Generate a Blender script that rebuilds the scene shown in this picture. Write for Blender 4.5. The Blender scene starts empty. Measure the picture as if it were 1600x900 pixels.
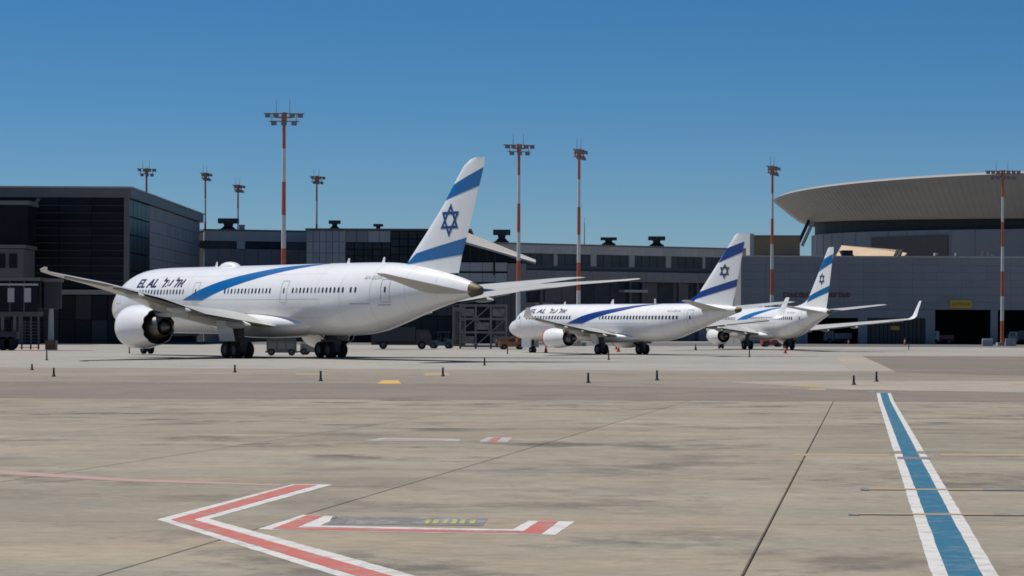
import bpy, bmesh, math, random
import numpy as np
from mathutils import Vector, Matrix
random.seed(7)
SC = bpy.context.scene
COL = SC.collection
R = math.radians

# ------------------------------------------------------------------ camera, sky, sun, exposure
F_PX, HORIZON, ROLL, EYE = 4000.0, 515.0, 0.004, 2.6
cd = bpy.data.cameras.new('camera'); cam = bpy.data.objects.new('camera', cd); COL.objects.link(cam)
cam.location = (0, 0, EYE)
cd.sensor_width = 36; cd.lens = 36 * F_PX / 1600
cd.clip_start = 0.5; cd.clip_end = 9000
cam.rotation_euler = (R(90), 0, 0)
cd.shift_y = (HORIZON - 450) / 1600.0
cam.rotation_mode = 'QUATERNION'
cam.rotation_quaternion = Matrix(((1, 0, 0), (0, 0, -1), (0, 1, 0))).to_quaternion() @ Matrix.Rotation(ROLL, 3, 'Z').to_quaternion()
SC.camera = cam

SUN = Vector((-0.48, 0.26, 1.0)).normalized()
w = bpy.data.worlds.new('World'); SC.world = w; w.use_nodes = True
nt = w.node_tree; bg = nt.nodes['Background']
sky = nt.nodes.new('ShaderNodeTexSky'); sky.sky_type = 'NISHITA'; sky.sun_disc = False
sky.sun_elevation = math.asin(SUN.z); sky.sun_rotation = math.atan2(SUN.x, SUN.y)
sky.altitude = 2000; sky.air_density = 1.0; sky.dust_density = 0.0; sky.ozone_density = 10.0
hsv = nt.nodes.new('ShaderNodeHueSaturation')
hsv.inputs['Hue'].default_value = 0.498; hsv.inputs['Saturation'].default_value = 1.2; hsv.inputs['Value'].default_value = 1.0
nt.links.new(sky.outputs[0], hsv.inputs['Color'])
nt.links.new(hsv.outputs[0], bg.inputs[0]); bg.inputs[1].default_value = 0.066
sl = bpy.data.lights.new('sun', 'SUN'); so = bpy.data.objects.new('sun', sl); COL.objects.link(so)
sl.energy = 4.8; sl.angle = R(0.53); sl.color = (1.0, 0.955, 0.89)
so.rotation_euler = SUN.to_track_quat('Z', 'Y').to_euler(); so.location = (-50, 0, 90)
SC.cycles.filter_width = 1.7
SC.view_settings.view_transform = 'Standard'; SC.view_settings.look = 'None'
SC.view_settings.exposure = 0.0; SC.view_settings.gamma = 1.0; SC.view_settings.use_curve_mapping = False

# ------------------------------------------------------------------ survey helpers: photo measurements to ground metres
GY = [-200, 0, 100, 160, 200, 275, 325, 420, 6000]
GZ = [0.6, 0.6, -0.15, -0.05, -0.016, -0.016, 0.19, 0.2, 0.2]
def G(y): return float(np.interp(y, GY, GZ))
def ray(px, py):
    dx, dy = px - 800, py - HORIZON
    return (dx + dy * ROLL) / F_PX, -(dy - dx * ROLL) / F_PX
def site(px, py):
    a, b = ray(px, py)
    lo, hi = 5.0, 3000.0
    for _ in range(60):
        m = (lo + hi) / 2
        if EYE + b * m > G(m): lo = m
        else: hi = m
    return a * lo, lo
def hit(px, py, P0, P1):
    a, b = ray(px, py)
    dx, dy = P1[0] - P0[0], P1[1] - P0[1]; L = math.hypot(dx, dy); dx /= L; dy /= L
    t = (P0[0] * dy - P0[1] * dx) / (a * dy - dx)
    return (a * t - P0[0]) * dx + (t - P0[1]) * dy, EYE + b * t

# ------------------------------------------------------------------ materials
MATS = {}
def mat(name, col, rough=0.6, metal=0.0, var=0.12, scale=1.5, bump=0.0, stretch=(1, 1, 1), coat=0.0, spec=0.5, world=False, detail=5):
    if name in MATS: return MATS[name]
    m = bpy.data.materials.new(name); m.use_nodes = True
    n = m.node_tree.nodes; l = m.node_tree.links; b = n['Principled BSDF']
    b.inputs['Roughness'].default_value = rough; b.inputs['Metallic'].default_value = metal
    b.inputs['Specular IOR Level'].default_value = spec
    b.inputs['Coat Weight'].default_value = coat; b.inputs['Coat Roughness'].default_value = 0.08
    if world:
        g = n.new('ShaderNodeNewGeometry'); src = g.outputs['Position']
    else:
        g = n.new('ShaderNodeTexCoord'); src = g.outputs['Object']
    mp = n.new('ShaderNodeMapping'); mp.inputs['Scale'].default_value = stretch
    l.new(src, mp.inputs['Vector'])
    tx = n.new('ShaderNodeTexNoise'); tx.inputs['Scale'].default_value = scale; tx.inputs['Detail'].default_value = detail
    tx.inputs['Roughness'].default_value = 0.6
    l.new(mp.outputs[0], tx.inputs['Vector'])
    oi = n.new('ShaderNodeObjectInfo')
    ad = n.new('ShaderNodeMath'); ad.operation = 'MULTIPLY_ADD'; ad.inputs[1].default_value = 0.25; 
    l.new(oi.outputs['Random'], ad.inputs[0]); l.new(tx.outputs['Fac'], ad.inputs[2])
    mr = n.new('ShaderNodeMapRange')
    mr.inputs[1].default_value = 0.3; mr.inputs[2].default_value = 0.95
    mr.inputs[3].default_value = 1 - var; mr.inputs[4].default_value = 1 + var
    l.new(ad.outputs[0], mr.inputs[0])
    mx = n.new('ShaderNodeMix'); mx.data_type = 'RGBA'; mx.blend_type = 'MULTIPLY'; mx.inputs[0].default_value = 1.0
    mx.inputs[6].default_value = (*col, 1)
    l.new(mr.outputs[0], mx.inputs[7]); l.new(mx.outputs[2], b.inputs['Base Color'])
    if bump:
        bp = n.new('ShaderNodeBump'); bp.inputs['Strength'].default_value = bump; bp.inputs['Distance'].default_value = 0.02
        l.new(tx.outputs['Fac'], bp.inputs['Height']); l.new(bp.outputs[0], b.inputs['Normal'])
    MATS[name] = m
    return m
def ground_mat(name, c1, c2, c3, sc=(0.42, 0.6), blot=0.12, rough=0.85, wear=0.92):
    """pavement: streaks across the lanes, blotches of tyre rubber and wear, fine grain"""
    m = bpy.data.materials.new(name); m.use_nodes = True
    n = m.node_tree.nodes; l = m.node_tree.links; b = n['Principled BSDF']
    b.inputs['Roughness'].default_value = rough; b.inputs['Specular IOR Level'].default_value = 0.25
    g = n.new('ShaderNodeNewGeometry')
    def noise(scale, stretch, det=6, r=0.62):
        mp = n.new('ShaderNodeMapping'); mp.inputs['Scale'].default_value = stretch
        mp.inputs['Rotation'].default_value = (0, 0, R(2))
        l.new(g.outputs['Position'], mp.inputs['Vector'])
        t = n.new('ShaderNodeTexNoise'); t.inputs['Scale'].default_value = scale; t.inputs['Detail'].default_value = det
        t.inputs['Roughness'].default_value = r
        l.new(mp.outputs[0], t.inputs['Vector']); return t.outputs['Fac']
    def rng(x, a, bb, c, d):
        r = n.new('ShaderNodeMapRange'); r.inputs[1].default_value = a; r.inputs[2].default_value = bb
        r.inputs[3].default_value = c; r.inputs[4].default_value = d; l.new(x, r.inputs[0]); return r.outputs[0]
    def mix(f, a, bb, bt='MIX'):
        x = n.new('ShaderNodeMix'); x.data_type = 'RGBA'; x.blend_type = bt
        if isinstance(f, float): x.inputs[0].default_value = f
        else: l.new(f, x.inputs[0])
        for i, v in ((6, a), (7, bb)):
            if isinstance(v, tuple): x.inputs[i].default_value = (*v, 1)
            else: l.new(v, x.inputs[i])
        return x.outputs[2]
    streak = noise(1.0, (sc[0], sc[1], 1), 7, 0.68)
    big = noise(blot, (0.5, 1.0, 1), 5)
    fine = noise(8.0, (0.45, 0.7, 1), 6, 0.72)
    dark = noise(0.7, (0.5, 0.42, 1), 9, 0.72)
    pale = noise(0.5, (0.6, 0.8, 1), 6, 0.7)
    c = mix(rng(streak, 0.36, 0.64, 0, 1), c1, c2)
    c = mix(rng(big, 0.40, 0.62, 0, 0.9), c, c3)
    c = mix(rng(pale, 0.48, 0.68, 0, 0.7), c, tuple(v * q for v, q in zip(c2, (1.10, 1.07, 1.03))))
    zone = noise(0.09, (0.8, 0.8, 1), 3)
    zr = rng(zone, 0.42, 0.58, 0.12, 1.0)
    dk = n.new('ShaderNodeMath'); dk.operation = 'MULTIPLY'; l.new(rng(dark, 0.50, 0.615, 0, wear), dk.inputs[0]); l.new(zr, dk.inputs[1])
    c = mix(dk.outputs[0], c, tuple(v * q for v, q in zip(c1, (0.40, 0.42, 0.46))))
    hue = noise(0.33, (0.35, 0.9, 1), 4)
    c = mix(rng(hue, 0.35, 0.65, 0, 1), mix(1.0, c, (1.035, 0.99, 0.965), 'MULTIPLY'), mix(1.0, c, (0.965, 1.0, 1.02), 'MULTIPLY'))
    spots = noise(2.2, (0.8, 0.5, 1), 5, 0.75)
    c = mix(rng(spots, 0.60, 0.74, 0, wear * 0.7), c, tuple(v * 0.45 for v in c1))
    oi = n.new('ShaderNodeObjectInfo')
    c = mix(1.0, c, rng(oi.outputs['Random'], 0, 1, 0.94, 1.06), 'MULTIPLY')
    c = mix(1.0, c, rng(fine, 0.28, 0.72, 0.83, 1.17), 'MULTIPLY')
    l.new(c, b.inputs['Base Color'])
    bp = n.new('ShaderNodeBump'); bp.inputs['Strength'].default_value = 0.25; bp.inputs['Distance'].default_value = 0.01
    l.new(fine, bp.inputs['Height']); l.new(bp.outputs[0], b.inputs['Normal'])
    MATS[name] = m
    return m
def paint_mat(name, col, wear=(0.3, 0.28, 0.25), amount=0.3):
    """road paint worn in streaks so that the concrete shows through"""
    m = bpy.data.materials.new(name); m.use_nodes = True
    n = m.node_tree.nodes; l = m.node_tree.links; b = n['Principled BSDF']
    b.inputs['Roughness'].default_value = 0.7; b.inputs['Specular IOR Level'].default_value = 0.3
    g = n.new('ShaderNodeNewGeometry')
    mp = n.new('ShaderNodeMapping'); mp.inputs['Scale'].default_value = (2.2, 2.0, 1); l.new(g.outputs['Position'], mp.inputs['Vector'])
    t = n.new('ShaderNodeTexNoise'); t.inputs['Scale'].default_value = 1.6; t.inputs['Detail'].default_value = 8; t.inputs['Roughness'].default_value = 0.72
    l.new(mp.outputs[0], t.inputs['Vector'])
    r = n.new('ShaderNodeMapRange'); r.inputs[1].default_value = 0.49; r.inputs[2].default_value = 0.62; r.inputs[3].default_value = 0.06; r.inputs[4].default_value = amount
    l.new(t.outputs['Fac'], r.inputs[0])
    x = n.new('ShaderNodeMix'); x.data_type = 'RGBA'; x.inputs[6].default_value = (*col, 1); x.inputs[7].default_value = (*wear, 1)
    l.new(r.outputs[0], x.inputs[0]); l.new(x.outputs[2], b.inputs['Base Color'])
    MATS[name] = m
    return m
M_CONC = ground_mat('slab_concrete', (0.254, 0.219, 0.162), (0.308, 0.269, 0.207), (0.222, 0.195, 0.147))
M_LIGHT = ground_mat('stand_concrete', (0.272, 0.255, 0.225), (0.315, 0.297, 0.265), (0.245, 0.228, 0.202), (0.05, 0.08), 0.03, wear=0.3)
M_BAND = ground_mat('brown_asphalt', (0.182, 0.154, 0.121), (0.21, 0.179, 0.144), (0.163, 0.138, 0.109), (0.08, 0.25), 0.05, wear=0.3)
M_TAN = ground_mat('tan_asphalt', (0.228, 0.20, 0.155), (0.262, 0.23, 0.18), (0.20, 0.174, 0.138), (0.06, 0.2), 0.05, wear=0.3)
M_PALE = ground_mat('pale_concrete', (0.31, 0.275, 0.225), (0.35, 0.31, 0.256), (0.275, 0.245, 0.20), (0.08, 0.2), 0.05, wear=0.3)
M_DARK = ground_mat('service_road_asphalt', (0.12, 0.118, 0.115), (0.145, 0.142, 0.138), (0.10, 0.098, 0.096), (0.04, 0.1), 0.03, wear=0.3)
M_BLUEP = paint_mat('blue_paint', (0.004, 0.112, 0.192), amount=0.3)
M_WHITEP = paint_mat('white_paint', (0.58, 0.565, 0.53), amount=0.6)
M_FADEW = paint_mat('faded_white_paint', (0.42, 0.38, 0.34), amount=0.9)
M_REDP = paint_mat('red_paint', (0.45, 0.115, 0.085), amount=0.65)
M_PINKP = paint_mat('faded_red_paint', (0.40, 0.24, 0.20), amount=0.95)
M_YELP = paint_mat('yellow_paint', (0.62, 0.36, 0.055), amount=0.4)
M_FADEY = paint_mat('faded_yellow_paint', (0.37, 0.26, 0.13), amount=0.8)
M_GREYP = paint_mat('blackout_paint', (0.155, 0.15, 0.14), amount=0.9)
M_LIMEP = paint_mat('lime_paint', (0.40, 0.38, 0.08), amount=0.9)

WHITE = mat('white_gloss_paint', (0.80, 0.80, 0.79), 0.26, var=0.045, scale=0.7, coat=0.35, stretch=(1, 1, 0.3))
WINGG = mat('wing_grey_paint', (0.47, 0.465, 0.43), 0.4, var=0.08, scale=0.8, coat=0.1)
WINGD = mat('flap_grey_paint', (0.15, 0.145, 0.12), 0.5, var=0.08, scale=0.8)  # shade under the wing is put into this dark flap colour
BLUE = mat('livery_blue', (0.002, 0.112, 0.33), 0.3, var=0.05, coat=0.3)
NAVY = mat('livery_navy', (0.006, 0.034, 0.20), 0.3, var=0.05, coat=0.3)
TEAL = mat('livery_teal', (0.008, 0.13, 0.34), 0.3, var=0.05, coat=0.3)
STARB = mat('star_blue', (0.004, 0.05, 0.19), 0.3, var=0.05)
LETTER = mat('lettering_navy', (0.022, 0.024, 0.07), 0.35, var=0.05)
GREYL = mat('grey_print', (0.42, 0.43, 0.45), 0.4, var=0.05)
WGLASS = mat('cabin_window_glass', (0.028, 0.03, 0.036), 0.12, var=0.1)
WBLIND = mat('window_blind', (0.20, 0.20, 0.21), 0.3, var=0.2)
TYRE = mat('tyre_rubber', (0.018, 0.018, 0.019), 0.85, var=0.2)
RIM = mat('wheel_rim', (0.10, 0.10, 0.105), 0.5, 0.3)
GEARM = mat('gear_strut_metal', (0.45, 0.45, 0.45), 0.4, 0.5)
METAL = mat('bare_metal', (0.5, 0.5, 0.5), 0.3, 0.9)
HOT = mat('exhaust_metal', (0.16, 0.15, 0.14), 0.4, 0.8, var=0.3)
DARKIN = mat('duct_black', (0.018, 0.018, 0.02), 0.6)
APU = mat('tail_cone_metal', (0.13, 0.105, 0.05), 0.6, 0.3, var=0.4)
REDC = mat('red_cover_fabric', (0.55, 0.05, 0.04), 0.8)
YELC = mat('yellow_cover_fabric', (0.6, 0.38, 0.05), 0.8)
GLASSD = mat('dark_facade_glass', (0.010, 0.013, 0.018), 0.28, var=0.5, scale=0.25, spec=0.13)
GLASSM = mat('terminal_window_glass', (.045, .052, .06), .3, var=.5, scale=.3, spec=.15)
MULL = mat('dark_mullion', (0.018, 0.02, 0.023), 0.5)
FRAMEG = mat('grey_frame', (0.13, 0.125, 0.12), 0.5, var=0.15, scale=0.4)
CLADW = mat('warm_grey_cladding', (0.26, 0.24, 0.22), 0.6, var=0.12, scale=0.3)
CLADB = mat('blue_grey_cladding', (0.265, 0.258, 0.258), 0.55, var=0.10, scale=0.3)
CLADL = mat('light_grey_cladding', (0.43, 0.42, 0.40), 0.6, var=0.12, scale=0.3)
PARA = mat('parapet_concrete', (0.56, 0.52, 0.47), 0.75, var=0.12, scale=0.4)
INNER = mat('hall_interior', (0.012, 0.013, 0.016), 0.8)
ROOFM = mat('roof_metal', (0.30, 0.282, 0.258), 0.5, var=0.08, scale=0.1, stretch=(1, 1, 6))
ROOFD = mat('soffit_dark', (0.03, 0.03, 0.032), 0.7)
TANW = mat('tan_render', (0.32, 0.23, 0.125), 0.8, var=0.1)
SAND = mat('sandstone_roof', (0.56, 0.41, 0.27), 0.8, var=0.2, scale=0.5)
SHADEW = mat('pale_edge_metal', (0.5, 0.47, 0.42), 0.6)
BLACKM = mat('black_metal', (0.012, 0.013, 0.014), 0.6)
MASTR = mat('mast_red', (0.48, 0.115, 0.05), 0.55, var=0.15)
MASTW = mat('mast_white', (0.62, 0.61, 0.58), 0.55, var=0.08)
LAMPM = mat('floodlight_housing', (0.28, 0.15, 0.10), 0.5)
LENS = mat('floodlight_lens', (0.25, 0.25, 0.22), 0.15)
GALV = mat('galvanised_steel', (0.36, 0.36, 0.35), 0.45, 0.5)
CONEO = mat('cone_orange', (0.62, 0.075, 0.025), 0.6)
YELV = mat('vehicle_yellow', (0.55, 0.32, 0.04), 0.45)
ORAV = mat('vehicle_orange', (0.30, 0.13, 0.05), 0.5)
REDV = mat('vehicle_red', (0.28, 0.03, 0.03), 0.4)
WHIV = mat('vehicle_white', (0.66, 0.66, 0.64), 0.35)
GRYV = mat('vehicle_grey', (0.2, 0.21, 0.22), 0.45)
DRKV = mat('vehicle_dark', (0.03, 0.031, 0.034), 0.5)
TEALV = mat('vehicle_teal', (0.04, 0.10, 0.11), 0.5)
SIGNY = mat('sign_yellow', (0.60, 0.36, 0.03), 0.5)
SIGNR = mat('sign_red', (0.20, 0.02, 0.03), 0.5)
POSTB = mat('marker_blue', (0.012, 0.03, 0.06), 0.5)
POSTD = mat('marker_dark', (0.03, 0.028, 0.026), 0.7)
CONCB = mat('concrete_block', (0.36, 0.34, 0.31), 0.85, var=0.15)

# ------------------------------------------------------------------ mesh builder
class MB:
    def __init__(s): s.v = []; s.f = []
    def add(s, vs, fs):
        o = len(s.v); s.v += [tuple(v) for v in vs]; s.f += [tuple(i + o for i in f) for f in fs]; return s
    def box(s, x0, x1, y0, y1, z0, z1):
        return s.add([(x0, y0, z0), (x1, y0, z0), (x1, y1, z0), (x0, y1, z0), (x0, y0, z1), (x1, y0, z1), (x1, y1, z1), (x0, y1, z1)],
                     [(3, 2, 1, 0), (4, 5, 6, 7), (0, 1, 5, 4), (1, 2, 6, 5), (2, 3, 7, 6), (3, 0, 4, 7)])
    def beam(s, p, q, w, h=None):
        h = h or w; p = Vector(p); q = Vector(q); d = (q - p).normalized()
        up = Vector((0, 0, 1)) if abs(d.z) < 0.95 else Vector((1, 0, 0))
        a = d.cross(up).normalized() * w / 2; b = a.cross(d).normalized() * h / 2
        vs = [p - a - b, p + a - b, p + a + b, p - a + b, q - a - b, q + a - b, q + a + b, q - a + b]
        return s.add(vs, [(3, 2, 1, 0), (4, 5, 6, 7), (0, 1, 5, 4), (1, 2, 6, 5), (2, 3, 7, 6), (3, 0, 4, 7)])
    def tube(s, p, q, r0, r1=None, n=12):
        r1 = r0 if r1 is None else r1; p = Vector(p); q = Vector(q); d = (q - p).normalized()
        up = Vector((0, 0, 1)) if abs(d.z) < 0.95 else Vector((1, 0, 0))
        a = d.cross(up).normalized(); b = a.cross(d).normalized(); vs = []
        for c, r in ((p, r0), (q, r1)):
            for i in range(n):
                t = 2 * math.pi * i / n; vs.append(c + a * r * math.cos(t) + b * r * math.sin(t))
        fs = [(i, (i + 1) % n, n + (i + 1) % n, n + i) for i in range(n)] + [tuple(range(n))[::-1], tuple(range(n, 2 * n))]
        return s.add(vs, fs)
    def loft(s, loops, caps=True, close=True):
        n = len(loops[0]); vs = [p for lp in loops for p in lp]; fs = []
        for k in range(len(loops) - 1):
            for i in range(n if close else n - 1):
                j = (i + 1) % n; fs.append((k * n + i, k * n + j, (k + 1) * n + j, (k + 1) * n + i))
        if caps: fs += [tuple(range(n))[::-1], tuple(range((len(loops) - 1) * n, len(loops) * n))]
        return s.add(vs, fs)
    def lathe(s, prof, c, axis='x', n=32, caps=False):
        loops = []
        for (t, r) in prof:
            lp = []
            for i in range(n):
                a = 2 * math.pi * i / n
                if axis == 'x': lp.append((c[0] + t, c[1] + r * math.cos(a), c[2] + r * math.sin(a)))
                else: lp.append((c[0] + r * math.cos(a), c[1] + r * math.sin(a), c[2] + t))
            loops.append(lp)
        return s.loft(loops, caps)
    def prism(s, pts, y0, y1):      # outline in x,z extruded along y
        n = len(pts); vs = [(x, y0, z) for x, z in pts] + [(x, y1, z) for x, z in pts]
        return s.add(vs, [tuple(range(n)), tuple(range(n, 2 * n))[::-1]] + [(i, i + n, (i + 1) % n + n, (i + 1) % n) for i in range(n)])
    def mesh(s, name, m, smooth=False, auto=None):
        me = bpy.data.meshes.new(name); me.from_pydata(s.v, [], s.f)
        bm = bmesh.new(); bm.from_mesh(me); bmesh.ops.recalc_face_normals(bm, faces=bm.faces); 
        if smooth:
            for f in bm.faces: f.smooth = True
            for e in bm.edges:
                if len(e.link_faces) == 2 and e.calc_face_angle(0) > R(auto or 40): e.smooth = False
        bm.to_mesh(me); bm.free(); me.materials.append(m); return me
    def build(s, name, m, parent=None, smooth=False, auto=None):
        return link(name, s.mesh(name, m, smooth, auto), parent)
def link(name, me, parent=None, loc=(0, 0, 0)):
    o = bpy.data.objects.new(name, me); COL.objects.link(o); o.location = loc
    if parent is not None: o.parent = parent
    return o
def tag(o, label, cat, group=None):
    o['label'] = label; o['category'] = cat
    if group: o['group'] = group
    return o
def thing(name, label, cat, loc=(0, 0, 0), rotz=0.0, group=None):
    o = bpy.data.objects.new(name, None); COL.objects.link(o); o.empty_display_size = 0.5
    o.location = loc; o.rotation_euler = (0, 0, rotz); return tag(o, label, cat, group)
def copy_tree(o, parent=None):
    c = o.copy(); COL.objects.link(c); c.parent = parent
    for ch in list(o.children): copy_tree(ch, c)
    return c
BOXES = {}
def panel(name, x0, x1, y0, y1, z0, z1, m, parent, chamfer=0.0):
    """one piece placed by its corner; alike pieces share mesh data"""
    k = (round(x1 - x0, 3), round(y1 - y0, 3), round(z1 - z0, 3), m.name)
    if k not in BOXES: BOXES[k] = MB().box(0, x1 - x0, 0, y1 - y0, 0, z1 - z0).mesh(name, m)
    return link(name, BOXES[k], parent, (x0, y0, z0))

# ------------------------------------------------------------------ ground
def sheet(name, pts, m, off, parent=None):
    """flat-laid polygon following the ground profile, off metres above it"""
    if 'paint' in m.name and m.name != 'blackout_paint':            # paint edges are never ruled straight
        q = []
        for i, (x, y) in enumerate(pts):
            x2, y2 = pts[(i + 1) % len(pts)]; L = math.hypot(x2 - x, y2 - y); k = max(1, min(160, int(L / (0.16 if y < 60 else .5))))
            for j in range(k):
                jx, jy = (0, 0) if j == 0 else (random.gauss(0, .003), random.gauss(0, .006))
                q.append((x + (x2 - x) * j / k + jx, y + (y2 - y) * j / k + jy))
        pts = q
    bm = bmesh.new(); vs = [bm.verts.new((x, y, 0)) for x, y in pts]; bm.faces.new(vs)
    ys = [p[1] for p in pts]
    for y in GY[1:-1]:
        if min(ys) < y < max(ys):
            bmesh.ops.bisect_plane(bm, geom=bm.verts[:] + bm.edges[:] + bm.faces[:], plane_co=(0, y, 0), plane_no=(0, 1, 0))
    for v in bm.verts: v.co.z = G(v.co.y) + off
    if 'paint' in m.name: bmesh.ops.triangulate(bm, faces=bm.faces)
    bmesh.ops.recalc_face_normals(bm, faces=bm.faces)
    for f in bm.faces:
        if f.normal.z < 0: f.normal_flip()
    me = bpy.data.meshes.new(name); bm.to_mesh(me); bm.free(); me.materials.append(m)
    o = link(name, me, parent)
    if parent is None: o['kind'] = 'structure'
    return o
def P(*pp): return [site(*p) for p in pp]
# base sheet out to the horizon, dropped 6 cm under the concrete slabs
rows = [(-60, 0.54), (0, 0.54)] + [(y, G(y) - 0.06) for y in (50, 100.2)] + [(y, G(y)) for y in (100.6, 160, 200, 275, 325, 420, 900, 2000, 6000)]
mb = MB(); vs = []
for y, z in rows: vs += [(-2500, y, z), (2500, y, z)]
mb.add(vs, [(2 * i, 2 * i + 1, 2 * i + 3, 2 * i + 2) for i in range(len(rows) - 1)])
ground = mb.build('apron_ground', M_LIGHT); ground['kind'] = 'structure'
# cast slabs, lanes run a little to the right of the view
LANES = [-36.1, -30.3, -24.4, -18.55, -12.7, -6.65, -1.03, 4.8, 10.6, 16.4, 22.2]
skew = math.atan(0.136); slope = math.atan(0.0075)
apron = bpy.data.objects.new('concrete_apron', None); COL.objects.link(apron); apron['kind'] = 'structure'
SL = {}
for i in range(len(LANES) - 1):
    wdt = LANES[i + 1] - LANES[i]
    for j in range(9):
        y0, y1 = 9.0 + j * 10.17, 9.0 + (j + 1) * 10.17
        k = (round(wdt, 2), j)
        g1, g2 = 0.009, 0.004
        mbs = MB()
        def cx(y): return 0.136 * y
        ch = 0.012; vs = []
        for (e, dz) in ((0, -ch), (ch, 0)):
            for (xx, yy) in ((g1 + e, y0 + g2 + e), (wdt - g1 - e, y0 + g2 + e), (wdt - g1 - e, y1 - g2 - e), (g1 + e, y1 - g2 - e)):
                vs.append((LANES[i] + xx + cx(yy), yy, 0.6 - 0.0075 * yy + dz))
        vs += [(v[0], v[1], v[2] - 0.055) for v in vs[:4]]
        mbs.add(vs, [(4, 5, 6, 7)] + [(a, (a + 1) % 4, 4 + (a + 1) % 4, 4 + a) for a in range(4)] + [(8 + a, 8 + (a + 1) % 4, (a + 1) % 4, a) for a in range(4)])
        mbs.build('concrete_slab', M_CONC, apron)
def band(name, pts, m, off): return sheet(name, P(*pts), m, off)
XL, XR = -900, 2600
band('taxi_lane_tan_asphalt', [(XL, 570), (XL, 606), (XR, 614), (XR, 585), (1395, 580), (1300, 580)], M_TAN, 0.002)
ax, ay = site(800, 600.5)
sheet('taxi_lane_brown_asphalt', [(-400, 100.0), (400, 100.0), (400, ay + 14), (site(1600, 613.5)), (site(1140, 606.5)), (site(800, 600.5)), (site(0, 595.5)), (-400, ay - 4)], M_BAND, 0.004)
band('pale_crossing_pavement', [(1135, 597), (1300, 594.5), (XR, 600), (XR, 622), (1600, 613), (1330, 609)], M_PALE, 0.0055)
band('brown_side_asphalt', [(1347, 556.5), (1600, 557), (XR, 562), (XR, 588), (1600, 587), (1400, 582), (1397, 579.5)], M_BAND, 0.0055)
band('pale_corner_pavement', [(1305, 556.5), (1347, 556.5), (1397, 579.5), (1327, 579.5)], M_PALE, 0.007)
band('service_road', [(-300, 535.8), (700, 539.5), (1700, 543.5), (1700, 537.5), (700, 533.2), (-300, 529.6)], M_DARK, 0.002)

# painted markings: each is the paint of its colour over a white border
def marking(name, border, fills, off=0.003, bm_=None):
    o = sheet(name, P(*border), bm_ or M_WHITEP, off)
    for nm, pts, m in fills: sheet(nm, P(*pts), m, off + 0.003, o)
    return o
sx0 = 0.93   # blue stripe in ground metres: runs parallel to the slab lanes
def stripe_x(y, t): return 0.62 + 0.137 * y + t
yb = site(1378, 613.5)[1]
stripe = sheet('blue_lane_stripe', [(stripe_x(12, .0), 12), (stripe_x(12, .59), 12), (stripe_x(yb, .62), yb), (stripe_x(yb, .0), yb)], M_WHITEP, 0.007)
sheet('blue_centre', [(stripe_x(12, .14), 12), (stripe_x(12, .45), 12), (stripe_x(yb, .48), yb), (stripe_x(yb, .16), yb)], M_BLUEP, 0.0092, stripe)
ya, yb3 = site(1425, 709.5)[1], site(1425, 705.5)[1]
for q0, q1 in ((-.01, .15), (.44, .62)): sheet('worn_gap', [(stripe_x(ya, q0), ya), (stripe_x(ya, q1), ya), (stripe_x(yb3, q1), yb3), (stripe_x(yb3, q0), yb3)], M_CONC, 0.0105, stripe)
for (x0, x1, y, h) in ((1352, 1410, 612.0, 2.2), (1402, 1452, 714.5, 3.5)):
    sheet('cross_seal', P((x0, y), (x1, y + .3), (x1, y + h + .3), (x0, y + h)), M_GREYP, 0.0115).__setitem__('kind', 'structure')
for (xa, xb, xc, xd, y) in ((1344, 1358, 1535, 1640, 764.5), (1325, 1342, 1552, 1640, 803.5)):
    o = sheet('cross_line', P((xb, y - .4), (xc, y + .6), (xc, y + 2.6), (xb, y + 1.6)), M_FADEY, 0.0115)
    sheet('dark_end', P((xa, y - 1.0), (xb, y - .8), (xb, y + 2.4), (xa, y + 2)), M_GREYP, 0.0115, o)
    sheet('dark_end', P((xc, y), (xd, y + .8), (xd, y + 3.4), (xc, y + 3.0)), M_GREYP, 0.0115, o)
for (xa, xb, y, h) in ((1240, 1390, 709, 3), (1470, 1640, 709, 3)):
    sheet('cross_line', P((xa, y), (xb, y + .6), (xb, y + h + .6), (xa, y + h)), M_FADEY, 0.003)
marking('red_chevron_marking', [(245, 812), (457, 757), (520, 757.3), (327, 811), (655, 901.5), (780, 935), (640, 935), (530, 901.5)],
        [('red_centre', [(267, 812.5), (460, 758.0), (496, 758.2), (302, 812), (616, 901.5), (735, 935), (680, 935), (560, 901.5)], M_REDP)])
sheet('faded_red_line', P((-200, 724), (0, 735), (200, 748), (440, 757), (440, 759.5), (200, 752.5), (0, 741), (-200, 731)), M_PINKP, 0.003)
mk = marking('red_arrow_marking', [(402, 827), (474, 804.5), (532, 807.5), (500, 821.5), (801, 827.5), (826, 814), (898, 815.2), (868, 836), (430, 828.5)],
             [('red_fill', [(425, 827), (480, 805.6), (506, 806.6), (463, 824.5), (818, 830.2), (841, 815), (872, 815.4), (846, 834.6), (440, 828)], M_REDP),
              ('white_edge', [(470, 823.5), (490, 823.0), (818, 829.0), (820, 832.0)], M_WHITEP)])
bx = sheet('blacked_out_lettering_panel', P((520, 807), (762, 810.5), (754, 822), (512, 819.5)), M_GREYP, 0.003)
for i, x in enumerate((530, 545, 662, 675, 690, 704, 717, 733)):
    sheet('worn_letter', P((x + 4, 812.5), (x + 12, 812.7), (x + 8, 818.8), (x, 818.6)), M_LIMEP if i > 1 else M_GREYP, 0.006, bx)
marking('distant_red_arrow_marking', [(570, 688.5), (600, 684.2), (720, 686.2), (718, 689.2)], [('red_line', [(592, 687.6), (608, 685.5), (700, 687.6), (690, 688.3)], M_PINKP)], 0.003, M_FADEW)
marking('distant_red_bar_marking', [(748, 690.2), (762, 683.2), (801, 684), (792, 690.6)], [('red_fill', [(760, 689.6), (772, 684), (784, 684.2), (776, 689.9)], M_REDP)], 0.003, M_FADEW)
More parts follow.
